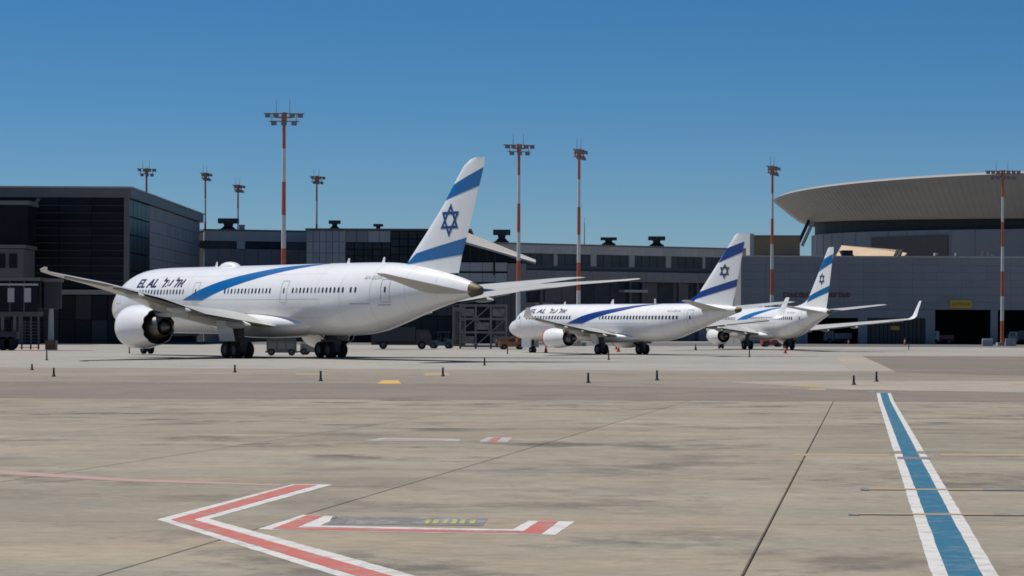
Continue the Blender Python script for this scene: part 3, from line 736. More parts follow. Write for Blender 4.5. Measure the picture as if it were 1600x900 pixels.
N.fin_te = [(36.95, 4.9), (37.6, 7.0), (38.5, 10.4), (39.0, 12.2), (39.0, 12.45)]
N.fin_t = (.5, .16); N.dorsal = [(26.9, 5.38, .02), (28.4, 5.47, .04), (29.6, 5.62, .06), (30.6, 5.85, .09), (31.5, 6.2, .12), (32.3, 6.75, .14)]
N.fs1 = [(35.0, 9.52), (38.55, 10.55), (38.81, 11.62), (36.3, 11.0)]
N.fs2 = [(31.0, 5.72), (37.69, 7.07), (37.85, 7.85), (32.2, 6.6)]
N.star, N.star_skew = (36.0, 8.67, .80, .13), .1
N.gears = [(19.6, 2.86, 2.0, .56, .38, (0,), .43), (19.6, -2.86, 2.0, .56, .38, (0,), .43), (4.0, 0, 1.7, .34, .2, (0,), .22)]
N.gdoor = .5; N.seams = [6.3, 10.4, 14.9, 25.5, 28.0, 31.2, 34.2]; N.seam_z = [2.4, 3.3]; N.hatches = []
GRP = 'airliners parked on the apron'
make_airliner(W, 'large white twin engine wide body airliner seen from behind, nearest of the parked aircraft', (-20.4, 229.9, G(229.9)), R(36.4), .0035,
              dict(ribbon=BLUE, stripe=BLUE, star=STARB, reg='4X-EDA'), GRP)
make_airliner(N, 'smaller white airliner with navy stripes and red engine covers, middle of the parked aircraft', (11.79, 274.0, G(274.0)), R(37.4), .0005,
              dict(ribbon=NAVY, stripe=NAVY, star=LETTER, reg='4X-EKA', cover=REDC, navy_dorsal=True, low_left=True), GRP)
make_airliner(N, 'farthest white airliner with lighter blue stripes, its nose behind the middle airliner', (32.5, 324.6, G(324.6)), R(17.8), 0,
              dict(ribbon=TEAL, stripe=TEAL, star=STARB, reg='4X-EKB', cover=YELC), GRP)

# ------------------------------------------------------------------ terminal buildings
def face_root(name, label, cat, P0, P1):
    """building root: local x runs along the front wall, local y goes into the building"""
    a = math.atan2(P1[1] - P0[1], P1[0] - P0[0]); L = math.hypot(P1[0] - P0[0], P1[1] - P0[1])
    return thing(name, label, cat, (P0[0], P0[1], 0), a), L
def grid(root, name, u0, u1, nu, z0, z1, nz, y0, y1, mats, gap=.05, skip=None):
    du, dz = (u1 - u0) / nu, (z1 - z0) / nz
    for i in range(nu):
        for j in range(nz):
            if skip and skip(u0 + i * du, u0 + (i + 1) * du, z0 + j * dz, z0 + (j + 1) * dz): continue
            m = mats[random.randrange(len(mats))]
            panel(name, u0 + i * du + gap / 2, u0 + (i + 1) * du - gap / 2, y0, y1, z0 + j * dz + gap / 2, z0 + (j + 1) * dz - gap / 2, m, root)
def blk(root, name, x0, x1, y0, y1, z0, z1, m): return MB().box(x0, x1, y0, y1, z0, z1).build(name, m, root)

# --- glass concourse hall at the left
A0, A1 = (-150.0, 384.0), (-57.5, 384.0)
hall, L = face_root('concourse_hall', 'dark glass terminal hall with sloping roof edge at the left', 'terminal building', A0, A1)
HT = 23.6; zl = G(384) - .1
blk(hall, 'interior_core', .6, L - .6, .6, 88, zl, HT - 1.6, INNER)
blk(hall, 'roof', -.2, L + .3, -.5, 90, HT - 1.45, HT, FRAMEG)
blk(hall, 'roof_edge', -.2, L + .5, -.7, 90.2, HT + .004, HT + .22, SHADEW)
blk(hall, 'corner_post', L - .75, L, -.15, .6, zl, HT - 1.45, FRAMEG)
u_e = lambda px, py=400: hit(px, py, A0, A1)[0]
grid(hall, 'glass_louvre', u_e(-110), L - .75, 6, 8.6, HT - 1.5, 12, .05, .2, [GLASSD, GLASSD, mat('dark_facade_glass_tinted', (0.014, 0.018, 0.024), .3, var=.5, scale=.3, spec=.13)], .10)
for z in np.linspace(8.6, HT - 1.5, 13)[1:-1]: blk(hall, 'louvre_blade', u_e(-110), L - .75, -.22, .02, z - .07, z + .05, mat('louvre_blade', (.032, .034, .038), .7))
blk(hall, 'ledge', u_e(95, 457), L - .8, -1.2, .5, 7.6, 8.3, CLADW)
grid(hall, 'wall_panel', u_e(-110), L - .75, 12, zl, 7.5, 2, .1, .3, [MULL, INNER, GLASSD], .1)
for (xa, ya, xb, yb2) in ((0, 352, 30, 318), (30, 345, 62, 310)):
    ua, za = hit(xa, ya, A0, A1); ub, zb = hit(xb, yb2, A0, A1)
    MB().beam((ua, -.1, za), (ub, -.1, zb), .45).build('diagonal_brace', FRAMEG, hall)
# its end wall, seen along the right
def endgrid(y0, y1, ny, z0, z1, nz, mats, name, gap=.06):
    dy, dz = (y1 - y0) / ny, (z1 - z0) / nz
    for i in range(ny):
        for j in range(nz): panel(name, L - .45, L - .3 + .15, y0 + i * dy + gap / 2, y0 + (i + 1) * dy - gap / 2, z0 + j * dz + gap / 2, z0 + (j + 1) * dz - gap / 2, mats[random.randrange(len(mats))], hall)
endgrid(.7, 23, 5, 8.6, HT - 1.5, 5, [mat('end_glass', (.012, .015, .02), .35, var=.5, scale=.3, spec=.12)], 'end_glass_panel', .2)
ENDW = mat('end_wall_cladding', (.33, .295, .265), .6, var=.1, scale=.3)
endgrid(23, 88, 13, 1.2, HT - 1.5, 10, [ENDW, ENDW, mat('warm_grey_cladding_pale', (.29, .265, .24), .6, var=.12, scale=.3)], 'cladding_panel')
# gate house block in front, above the boarding bridge
K0, K1 = (-78.0, 366.0), (-60.0, 366.0)
gh, Lg = face_root('gate_house', 'small grey gate house above the boarding bridge at the far left', 'gate house', K0, K1)
u1, z1 = hit(36, 388, K0, K1); zb_ = hit(20, 432, K0, K1)[1]
blk(gh, 'body', -8, u1, .3, 9, zb_, z1 - .1, mat('gate_house_grey', (.105, .105, .10), .6))
blk(gh, 'roof', -8.2, u1 + .3, 0, 9.3, z1, z1 + .5, FRAMEG)
for i in range(4): panel('window', u1 - 2.0 - i * 1.7, u1 - .9 - i * 1.7, .1, .4, zb_ + 1.2, z1 - .8, GLASSD, gh)
for i in range(2): blk(gh, 'support_post', u1 - .8 - i * 7, u1 - .3 - i * 7, 1, 1.5, G(366), zb_, FRAMEG)
blk(gh, 'upper_link', -8, u1 + .2, 2, 9, z1 + .5, z1 + 6.3, GLASSD)
blk(gh, 'upper_link_roof', -8, u1 + .5, 1.6, 9.2, z1 + 6.3, z1 + 6.9, FRAMEG)

# --- link building behind the nose of the near airliner
B0, B1 = (-57.0, 473.5), (-37.6, 480.0)
lk, L2 = face_root('link_building', 'grey link building with two dark window strips beside the glass hall', 'terminal building', B0, B1)
h_ = lambda px, py: hit(px, py, B0, B1)
zt = h_(400, 359)[1]; zw1, zw0 = h_(400, 377)[1], h_(400, 389)[1]
blk(lk, 'core', 0, L2, .6, 30, .1, zt - .2, INNER)
blk(lk, 'parapet', 0, L2, 0, .6, zw1, zt - .3, PARA); blk(lk, 'roof_edge', -.1, L2 + .1, -.2, 30, zt - .296, zt, FRAMEG)
ua, ub, uc = h_(308, 380)[0], h_(370, 380)[0], h_(383, 380)[0]
panel('window_strip', ua, ub, .25, .5, zw0, zw1 - .02, GLASSM, lk); panel('window_strip', uc, h_(443, 380)[0], .25, .5, zw0, zw1 - .02, GLASSM, lk)
blk(lk, 'pier', ub + .02, uc - .02, .05, .5, zw0, zw1 - .02, PARA); blk(lk, 'pier', h_(443, 380)[0] + .02, L2, .05, .5, zw0, zw1 - .02, FRAMEG)
grid(lk, 'cladding_panel', 0, L2, 8, .2, zw0 - .03, 6, .02, .5, [CLADB, CLADW], .05)

# --- stepped block with ribbed panels and glass
C0, C1 = (-36.6, 455.0), (-2.0, 455.0)
sb, L3 = face_root('ribbed_block', 'grey ribbed terminal block with a tall dark glass corner behind the near fuselage', 'terminal building', C0, C1)
h_ = lambda px, py: hit(px, py, C0, C1)
zt = h_(560, 357)[1]; u_a, u_b, u_c = h_(540, 380)[0], h_(610, 380)[0], h_(735, 380)[0]
zw1, zw0 = h_(570, 379)[1], h_(570, 410)[1]
blk(sb, 'core', .2, u_c, .7, 26, .1, zt - .4, INNER); blk(sb, 'roof', -.2, u_c + .2, -.3, 26.3, zt - .35, zt, FRAMEG)
grid(sb, 'ribbed_panel', 0, u_a, 6, h_(500, 413)[1], zt - .37, 3, 0, .6, [CLADL, mat('ribbed_panel_cool', (.36, .365, .36), .55, var=.1)], .07)
grid(sb, 'upper_panel', u_a, u_b, 4, zw1 + .05, zt - .37, 1, .02, .6, [CLADL, CLADB], .07)
grid(sb, 'glass_panel', u_a, u_b, 5, zw0, zw1, 3, .3, .5, [GLASSM], .14)
grid(sb, 'corner_glass', u_b, u_c, 9, zw0, zt - .4, 4, .25, .5, [GLASSM], .16)
grid(sb, 'lower_panel', 0, u_c, 10, 5.0, zw0 - .05, 4, .05, .6, [FRAMEG, MULL, mat('dark_grey_panel', (.06, .06, .062), .6)], .06)  # lower wall mixes frame grey with darker panels
grid(sb, 'ground_floor_panel', 0, u_c, 10, .2, 4.95, 1, .3, .6, [MULL, GLASSM, INNER], .1)

# --- gabled stair hall whose sloping roof shows behind the tail
D0, D1 = (-9.6, 440.0), (5.0, 440.0)
gb, L4 = face_root('gabled_stair_hall', 'stair hall with pale sloping roof over dark glass, right of the near tail fin', 'stair hall', D0, D1)
h_ = lambda px, py: hit(px, py, D0, D1)
(ra, za), (rb, zb) = h_(722, 361), h_(837, 407)
MB().loft([[(ra, 4, za + .25), (ra, 14, za + .25), (ra, 14, za - 1.2), (ra, -1.4, za - 2.1), (ra, -1.4, za - 1.7)],
           [(rb, 4, zb + .25), (rb, 14, zb + .25), (rb, 14, zb - .3), (rb, -1.4, zb - .6), (rb, -1.4, zb - .35)]]).build('sloping_roof', SHADEW, gb)
zg0 = h_(760, 409)[1]
MB().prism([(h_(715, 409)[0], zg0), (rb - 2.4, zg0 + .02), (ra, za - 1.45), (h_(715, 409)[0], za - 1.45)], .2, 13).build('dark_glazing', GLASSD, gb)
for i, px in enumerate((735, 748, 761, 774)):
    u = h_(px, 400)[0]; ztop = za - 1.3 - (za - zb) * max(0, (u - ra)) / (rb - ra)
    panel('glazing_bar', u - .07, u + .07, .05, .2, zg0, max(zg0 + .5, ztop - .25), MULL, gb)
uL, uR = h_(715, 420)[0], h_(793, 420)[0]
for (ya, yb2, m, nm) in ((410, 424, CLADL, 'pale_band'), (426.5, 441, CLADL, 'pale_band'), (442.5, 470, FRAMEG, 'wall_panel')):
    zz1, zz0 = h_(760, ya)[1], h_(760, yb2)[1]
    grid(gb, nm, uL, uR, 4, zz0, zz1, 1, .1, .5, [m], .06)
blk(gb, 'core', uL, uR, .5, 13, .2, zg0 - .02, INNER)
blk(gb, 'end_pier', uR + .02, h_(822, 420)[0], -.1, 12, .2, zg0 - .3, CLADW)
MB().tube((h_(772, 405)[0], -.1, zg0), (h_(772, 430)[0], -.1, h_(772, 430)[1]), .12).build('downpipe', BLACKM, gb)

# --- long terminal wing behind the middle airliner
E0, E1 = (-7.0, 533.0), (55.0, 571.5)
tw, L5 = face_root('terminal_wing', 'long grey terminal wing with a row of square dark windows behind the middle airliner', 'terminal building', E0, E1)
h_ = lambda px, py: hit(px, py, E0, E1)
zt = h_(1000, 384)[1]; zp = h_(1000, 399.5)[1]; zs0 = h_(1000, 417.5)[1]; zl1, zl0 = h_(1000, 425)[1], h_(1000, 441)[1]; zd0 = h_(1000, 474)[1]
UA, UB = h_(795, 400)[0], L5 + 2
blk(tw, 'core', 0, UB, 1.2, 30, .2, zt - .3, INNER)
grid(tw, 'parapet_panel', 0, UB, 16, zp, zt - .35, 1, 0, .8, [PARA, PARA, mat('parapet_concrete_dull', (.50, .46, .42), .75, var=.12, scale=.4)], .03)
blk(tw, 'roof_edge', -.2, UB + .2, -.2, 30, zt - .34, zt, CLADW)
cuts = [795, 812, 838, 845, 869, 871.5, 923.5, 932, 983, 992, 1041, 1049, 1098.5, 1102, 1150, 1156, 1205]
for a, b in ((795, 866), (871.5, 923.5), (932.5, 983.5), (992, 1041), (1049, 1098.5), (1102.5, 1150), (1156, 1210)):
    a0, b0 = h_(a, 408)[0], h_(b, 408)[0]; n = 4
    for k in range(n): panel('window_pane', a0 + (b0 - a0) * k / n + .06, a0 + (b0 - a0) * (k + 1) / n - .06, .5, .7, zs0, zp - .03, mat('wing_window_glass', (.085, .095, .104), .3, var=.4, scale=.4, spec=.15), tw)
for a, b in ((866, 871.5), (923.5, 932.5), (983.5, 992), (1041, 1049), (1098.5, 1102.5), (1150, 1156)):
    panel('pier', h_(a, 408)[0], h_(b, 408)[0], .1, .8, zs0, zp - .02, CLADL, tw)
blk(tw, 'balcony_recess', 0, UB, .6, 1.1, zl1, zs0 - .02, FRAMEG)
grid(tw, 'balcony_panel', 0, UB, 16, zl0, zl1 - .02, 1, -.4, .3, [CLADB, CLADB, CLADW], .05)
WG2 = mat('wing_lower_glass', (.055, .062, .07), .3, var=.5, scale=.4, spec=.15)
grid(tw, 'lower_glass', 0, UB, 18, zd0, zl0 - .03, 1, .5, .7, [WG2, WG2, FRAMEG], .12)
for px in (846, 905, 985, 1005, 1062, 1090): 
    u = h_(px, 450)[0]; panel('column', u - .3, u + .3, -.1, .45, .2, zl0 - .03, FRAMEG, tw)
panel('canopy', h_(968, 455)[0], h_(1004, 455)[0], -2, .4, h_(985, 457)[1], h_(985, 453)[1], CLADL, tw)
grid(tw, 'base_panel', 0, UB, 16, .2, zd0 - .03, 1, .2, .8, [CLADW, CLADL, CLADW], .06)

# --- big blue grey wall with service bays at the right
S0, S1 = (42.0, 470.0), (150.0, 470.0)
sv, L6 = face_root('service_building', 'wide blue grey clad service building with dark vehicle bays at the right', 'terminal building', S0, S1)
h_ = lambda px, py: hit(px, py, S0, S1)
zt = h_(1400, 400)[1]; ztl = 3.0
zup = h_(1500, 484.5)[1]; zmid = h_(1400, 497)[1]
bays = [(1262, 1341, zmid), (1355, 1446, zmid), (1461, 1548, zup), (1559, 1650, zup), (1665, 1750, zup)]
ub = [(h_(a, 510)[0], h_(b, 510)[0], z) for a, b, z in bays]
grid(sv, 'cladding_panel', 0, L6, 24, zup + .05, zt - .3, 7, 0, .5, [CLADB, CLADB, mat('blue_grey_cladding_deep', (.252, .245, .246), .55, var=.1, scale=.3)], .022)
blk(sv, 'roof_edge', -.2, L6, -.15, .8, zt - .29, zt, SHADEW); blk(sv, 'roof', 0, L6, .8, 50, zt - .5, zt - .05, FRAMEG)
prev = 0
for (a, b, z) in ub:
    blk(sv, 'bay_pier', prev, a, .01, .6, .2, zup + .02, CLADB)
    if z < zup - .2: blk(sv, 'bay_lintel', a + .003, b - .003, .03, .6, z, zup + .02, CLADB)
    prev = b
blk(sv, 'bay_pier', prev, L6, .01, .6, .2, zup + .02, CLADB)
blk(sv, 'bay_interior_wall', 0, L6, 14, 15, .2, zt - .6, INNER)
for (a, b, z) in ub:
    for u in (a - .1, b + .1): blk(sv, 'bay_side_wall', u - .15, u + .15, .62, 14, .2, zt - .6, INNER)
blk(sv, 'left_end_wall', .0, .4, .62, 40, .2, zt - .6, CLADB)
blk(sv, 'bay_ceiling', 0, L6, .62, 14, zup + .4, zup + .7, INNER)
# the second bay has a brown slatted gate
a, b, z = ub[1]
BRN = mat('gate_brown', (.075, .062, .055), .7, var=.2)
for i in range(14):
    panel('gate_slat', a + (b - a) * i / 14 + .06, a + (b - a) * (i + 1) / 14 - .06, .45, .55, .25, z - .05, BRN, sv)
panel('notice', h_(1392, 512)[0], h_(1406, 512)[0], .38, .44, h_(1400, 515.5)[1], h_(1400, 509.5)[1], SIGNY, sv)
ys_ = thing('bay_sign', 'yellow sign board on the wall above the largest dark bay', 'sign', (S0[0], S0[1], 0))
blk(ys_, 'board', h_(1484, 475)[0], h_(1518, 475)[0], -.22, -.02, h_(1500, 481.5)[1], h_(1500, 469)[1], SIGNY)
for i in range(7):
    u = h_(1488 + i * 4, 475)[0]; blk(ys_, 'worn_mark', u, u + .28, -.235, -.222, h_(1500, 477.5)[1], h_(1500, 473)[1], mat('worn_sign_mark', (.30, .2, .03), .6))
rs_ = thing('wall_lettering_sign', 'long row of dark red letters on the blue grey wall behind the far tail fin', 'sign', (S0[0], S0[1], 0))
z1_, z0_ = h_(1270, 457)[1], h_(1270, 464.5)[1]
for px in [1224 + 6.2 * i for i in range(17)]:
    if 1268 < px < 1274: continue
    u = h_(px, 460)[0]; b = MB(); hgt = z1_ - z0_
    b.box(u, u + .14, -.16, -.02, z0_, z1_)
    k = random.random()
    if k < .7: b.box(u + .14, u + .52, -.155, -.02, z1_ - .16, z1_ - .005)
    if k > .3: b.box(u + .14, u + .5, -.155, -.02, z0_ + .005, z0_ + .16)
    if k > .5: b.box(u + .42, u + .55, -.15, -.02, z0_ + .17, z1_ - .17)
    b.build('red_letter', SIGNR, rs_)

# --- rotunda with the great upturned roof
RC = (136.5, 600.0); rt = thing('rotunda_hall', 'round terminal hall under a huge pale upturned bowl roof at the right', 'terminal building', (RC[0], RC[1], 0))
def ringz(r, z, k, n=120):
    out = []
    for i in range(n):
        a = 2 * math.pi * i / n; fr = max(0, -math.sin(a))
        out.append((r * math.cos(a), r * math.sin(a), z + k * fr))
    return out
prof = [(75.0, 33.5, 2.2), (74.7, 33.0, 2.1), (72.9, 31.55, 1.1), (70.9, 29.95, 0.0), (69.1, 28.6, -1.0), (67.5, 27.9, -1.6)]
MB().loft([ringz(*p) for p in prof] , False).build('bowl_roof', ROOFM, rt, True)
MB().loft([ringz(75.0, 33.5, 2.2), ringz(74.2, 34.0, 2.2), ringz(40, 36.0, 1), ringz(2, 37, 0)], True).build('roof_top', ROOFM, rt, True)
rib = MB()
for i in range(150):
    a = math.pi * (1.0 + i / 150); c, s_ = math.cos(a), math.sin(a); fr = max(0, -s_)
    for p, q in zip(prof[1:-1], prof[2:]): rib.beam((p[0] * c, p[0] * s_, p[1] + p[2] * fr), (q[0] * c, q[0] * s_, q[1] + q[2] * fr), .05, .05)
rb_ = rib.build('roof_rib', ROOFM, rt); rb_['kind'] = 'stuff'
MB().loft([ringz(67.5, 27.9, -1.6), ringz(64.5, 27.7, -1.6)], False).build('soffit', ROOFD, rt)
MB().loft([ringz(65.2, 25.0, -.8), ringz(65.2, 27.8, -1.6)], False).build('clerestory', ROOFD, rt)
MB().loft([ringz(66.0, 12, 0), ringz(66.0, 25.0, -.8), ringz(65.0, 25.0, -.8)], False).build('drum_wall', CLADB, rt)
for i in range(36):
    a = math.pi * (1 + i / 36); c, s_ = math.cos(a), math.sin(a)
    MB().beam((66.05 * c, 66.05 * s_, 12), (66.05 * c, 66.05 * s_, 24.9 + .8 * s_), .07).build('drum_fin', CLADB, rt)
a = math.pi * 1.24; MB().loft([[(66.3 * math.cos(t), 66.3 * math.sin(t), 12), (66.3 * math.cos(t), 66.3 * math.sin(t), 23.2)] for t in np.linspace(math.pi * 1.17, math.pi * 1.275, 9)], False, False).build('brown_bay', mat('brown_glazing', (.12, .10, .08), .6), rt)
for dx, m in ((0, BLACKM), (1.1, SHADEW)):
    MB().beam((-70.6 + dx, -8, 22.2), (-67.9 + dx, -8, 28.2), .7).build('raking_strut', m, rt)
# roof-top rooms on the service building
F0, F1 = (47.0, 505.0), (70.0, 505.0)
h_ = lambda px, py: hit(px, py, F0, F1)
rr_ = thing('rooftop_room', 'low tan plant room on the roof left of the rotunda', 'rooftop room', (F0[0], F0[1], 0))
(u0, zz1), (u1, _) = h_(1178, 369), h_(1250, 369)
zr = zt - .05
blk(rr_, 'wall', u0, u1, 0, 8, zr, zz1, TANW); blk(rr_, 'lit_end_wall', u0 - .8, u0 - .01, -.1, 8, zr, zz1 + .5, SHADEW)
blk(rr_, 'parapet', u0, u1 + .1, -.15, 8, zz1 + .003, zz1 + .2, FRAMEG)
for q in (.70, .82, .93): panel('vent_box', u0 + (u1 - u0) * q, u0 + (u1 - u0) * q + .8, -1.2, -.2, zr, zr + .9, BLACKM, rr_)
sr = thing('sandstone_skylight', 'sunlit sand coloured sloping roof in front of the rotunda drum', 'skylight', (F0[0], F0[1], 0))
q = [h_(1303, 399), h_(1318, 382.5), h_(1405, 389.5), h_(1420, 395), h_(1400, 403.5), h_(1385, 402)]
MB().add([(q[0][0], -6, q[0][1] - .4), (q[5][0], -6, q[5][1] - .5), (q[4][0], -6, q[4][1] - .3), (q[3][0], 2.5, q[3][1]), (q[2][0], 3, q[2][1]), (q[1][0], 3, q[1][1]), (q[0][0], 4, zr - .5), (q[3][0], 4, zr - .5), (q[0][0], -6, zr - .5), (q[4][0], -6, zr - .5)],
         [(0, 1, 2, 3, 4, 5), (5, 4, 7, 6), (0, 8, 9, 2, 1), (0, 5, 6, 8), (2, 9, 7, 3), (8, 6, 7, 9)]).build('sloping_slab', SAND, sr)
blk(sr, 'dark_opening', h_(1309, 393)[0], h_(1326, 393)[0], -6.3, -2, zr - .1, h_(1309, 392.5)[1], BLACKM)
for px in (1392, 1398): 
    u, z = h_(px, 397); MB().beam((u, -5.5, z - .6), (u + 1.2, -1, z + .7), .5).build('dark_duct', BLACKM, sr)
# cooling units on the service building roof
for px, w_, lab in ((1453, 1.6, 'squat grey cooling unit on the service roof, right of the sandy skylight'), (1484, .9, 'pale round topped vent on the service roof left of the dark ducts')):
    u, z = h_(px, 392); t = thing('cooling_unit', lab, 'cooling unit', (F0[0] + u, F0[1] - 8, zr), 0, 'cooling units on the service roof')
    MB().box(-w_ / 2, w_ / 2, 0, 1.5, 0, .9).build('housing', BLACKM, t); MB().tube((0, .7, .9), (0, .7, 1.5), w_ * .32, w_ * .28, 16).build('fan_cowl', SHADEW, t, True)
t = thing('duct_bank', 'dark ducts on the service roof left of the rightmost mast', 'ducts', (F0[0] + h_(1535, 392)[0], F0[1] - 8, zr))
for i in range(4): MB().beam((-1.5 + i, 0, 0), (-1.2 + i * .9, 1, 1.8 - .4 * i), .6).build('duct', BLACKM, t)

# mushroom shaped roof ventilators
def ventilator(px, py_top, py_bot, wpx, Y, zroof, lab):
    a, _ = ray(px, py_top); x = a * Y; z1 = EYE + ray(px, py_top)[1] * Y; w_ = wpx * Y / F_PX
    h = z1 - zroof
    t = thing('roof_ventilator', lab, 'roof ventilator', (x, Y, zroof), 0, 'ventilators on the terminal roofs')
    MB().box(-w_ * .42, w_ * .42, -w_ * .3, w_ * .3, 0, h * .18).build('curb', BLACKM, t)
    MB().loft([[(sx * w_ * .36, sy * w_ * .28, h * .18) for sx, sy in ((-1, -1), (1, -1), (1, 1), (-1, 1))], [(sx * w_ * .2, sy * w_ * .2, h * .4) for sx, sy in ((-1, -1), (1, -1), (1, 1), (-1, 1))], [(sx * w_ * .24, sy * w_ * .2, h * .62) for sx, sy in ((-1, -1), (1, -1), (1, 1), (-1, 1))]]).build('neck', BLACKM, t)
    MB().box(-w_ * .5, w_ * .5, -w_ * .35, w_ * .35, h * .62 + .003, h).build('hood', BLACKM, t)
    for sx in (-1, 0, 1): MB().box(sx * w_ * .32 - w_ * .13, sx * w_ * .32 + w_ * .13, -w_ * .37, -w_ * .352, h * .68, h * .94).build('louvre', DRKV, t)
ztw = hit(1000, 384, E0, E1)[1]
ventilator(357, 341.5, 359, 31, 485, hit(400, 359, B0, B1)[1], 'black mushroom ventilator on the link building roof by the glass hall')
ventilator(523, 344.5, 357, 18, 460, hit(560, 357, C0, C1)[1], 'small black ventilator on the left end of the ribbed block roof')
ventilator(591, 350, 357, 15, 465, hit(560, 357, C0, C1)[1], 'lowest black ventilator on the ribbed block roof left of the fin')
ventilator(784, 359, 377, 27, 545, ztw, 'black ventilator right of the near tail fin above the sloping roof')
ventilator(951, 371, 383, 25, 550, ztw, 'black ventilator on the wing roof right of the second mast')
ventilator(1026, 369.5, 386, 26, 560, ztw, 'black ventilator on the wing roof left of the middle tail fin')
t = thing('roof_aerial', 'thin pale aerial rod on the terminal wing roof beside a mast', 'aerial', (ray(913, 360)[0] * 545, 545, ztw - .1))
MB().tube((0, 0, 0), (0, 0, 4.6), .16, .12).build('rod', MASTW, t); MB().tube((0, 0, 4.6), (0, 0, 5.6), .04).build('tip', GALV, t)
t = thing('roof_hatch', 'small grey box on the link building roof', 'roof box', (ray(378, 352)[0] * 478, 478, hit(400, 359, B0, B1)[1] - .05))
MB().box(-.5, .5, -.4, .4, 0, .9).build('box', CLADW, t); MB().box(-.6, .6, -.5, .5, .903, 1.0).build('lid', FRAMEG, t)

# ------------------------------------------------------------------ lighting masts
def mast(px, py_top, Y, headw, rot, lab, rpole=.34, tiers=2, base=True, red_top=True, nb=7):
    a, b = ray(px, py_top); x = a * Y; zt = EYE + b * Y; z0 = G(Y); H = zt - z0
    t = thing('lighting_mast', lab, 'light mast', (x, Y, z0), R(rot), 'red and white lighting masts')
    hp = H - 1.2
    for i in range(nb):
        a0, a1 = hp * i / nb, hp * (i + 1) / nb
        r0, r1 = rpole * (1 - .45 * i / nb), rpole * (1 - .45 * (i + 1) / nb)
        MB().tube((0, 0, a0 + .002), (0, 0, a1), r0, r1, 14).build('pole_section', MASTR if (nb - 1 - i) % 2 == 0 else MASTW, t, True)
    if base: MB().box(-.9, .9, -.9, .9, -.1, .55).build('concrete_base', CONCB, t)
    # head frame with two tiers of floodlights
    fr = MB(); n1 = max(4, int(headw / .85)); n2 = max(3, n1 - 2)
    fr.beam((-headw / 2, 0, hp + .2), (headw / 2, 0, hp + .2), .12); fr.beam((-headw / 2 * .75, 0, hp - .75), (headw / 2 * .75, 0, hp - .75), .12)
    for s_ in (-1, 1):
        fr.beam((s_ * headw * .3, 0, hp - .75), (s_ * headw * .3, 0, hp + .2), .09)
        fr.beam((0, s_ * .7, hp - .75), (0, s_ * .7, hp + .2), .09)
    fr.beam((0, -.9, hp + .2), (0, .9, hp + .2), .1); fr.beam((0, -.9, hp - .75), (0, .9, hp - .75), .1)
    fr.tube((0, 0, hp - .9), (0, 0, hp + .35), .34); fr.box(-headw * .2, headw * .2, -.5, .5, hp - .35, hp - .2)
    fr.build('head_frame', mat('head_frame_paint', (.44, .16, .09), .6), t)
    for tier, (n, z, wd) in enumerate(((n1, hp - .02, headw), (n2, hp - .98, headw * .75))):
        for k in range(n):
            q = -wd / 2 + wd * (k + .5) / n
            fl_ = MB().loft([[(q - .34, -.55, z - .32), (q + .34, -.55, z - .32), (q + .34, -.44, z + .22), (q - .34, -.44, z + .22)], [(q - .16, -.06, z - .16), (q + .16, -.06, z - .16), (q + .16, -.06, z + .16), (q - .16, -.06, z + .16)]]).build('floodlight', LAMPM, t)
            MB().add([(q - .30, -.56, z - .28), (q + .30, -.56, z - .28), (q + .30, -.455, z + .18), (q - .30, -.455, z + .18)], [(0, 1, 2, 3)]).build('lens', LENS, fl_)
    for q in (-headw * .19, headw * .14): MB().tube((q, 0, hp + .26), (q, 0, hp + 1.9), .045, .02, 6).build('lightning_rod', LAMPM, t)
    return t
mast(444, 165, 317, 5.0, 4, 'tallest red and white lighting mast rising behind the near fuselage', .36)
mast(811, 216, 370, 4.6, 12, 'lighting mast with wide lamp head just right of the near tail fin')
mast(905, 224, 380, 4.6, 66, 'lighting mast with narrow lamp head behind the near right wing tip')
mast(1207, 251, 417, 4.8, 62, 'lighting mast between the two far tail fins, in front of the tan roof room')
mast(1567, 258, 433, 6.0, 0, 'rightmost lighting mast on a concrete base in front of the service bays', .32)
mast(229, 256, 500, 3.9, 20, 'short dark lighting mast showing over the glass hall roof')
mast(321, 263, 500, 3.6, 62, 'thin lighting mast with tilted head beside the glass hall end', .3)
mast(372, 282, 520, 3.6, 55, 'lowest distant lighting mast above the link roof ventilator', .3)
mast(495, 268, 500, 3.6, 40, 'distant lighting mast above the ribbed block', .3)

# ------------------------------------------------------------------ ground equipment
def at(px, py): x, y = site(px, py); return (x, y, G(y))
def wheel4(t, xs, ys, r, w_):
    for x in xs:
        for y in ys:
            MB().tube((x, y - w_ / 2, r), (x, y + w_ / 2, r), r, n=18).build('wheel', TYRE, t, True)
            MB().tube((x, y - w_ / 2 - .01, r), (x, y + w_ / 2 + .01, r), r * .5, n=12).build('rim', RIM, t)
BRIDGEF = mat('bridge_frame', (.085, .082, .075), .6)
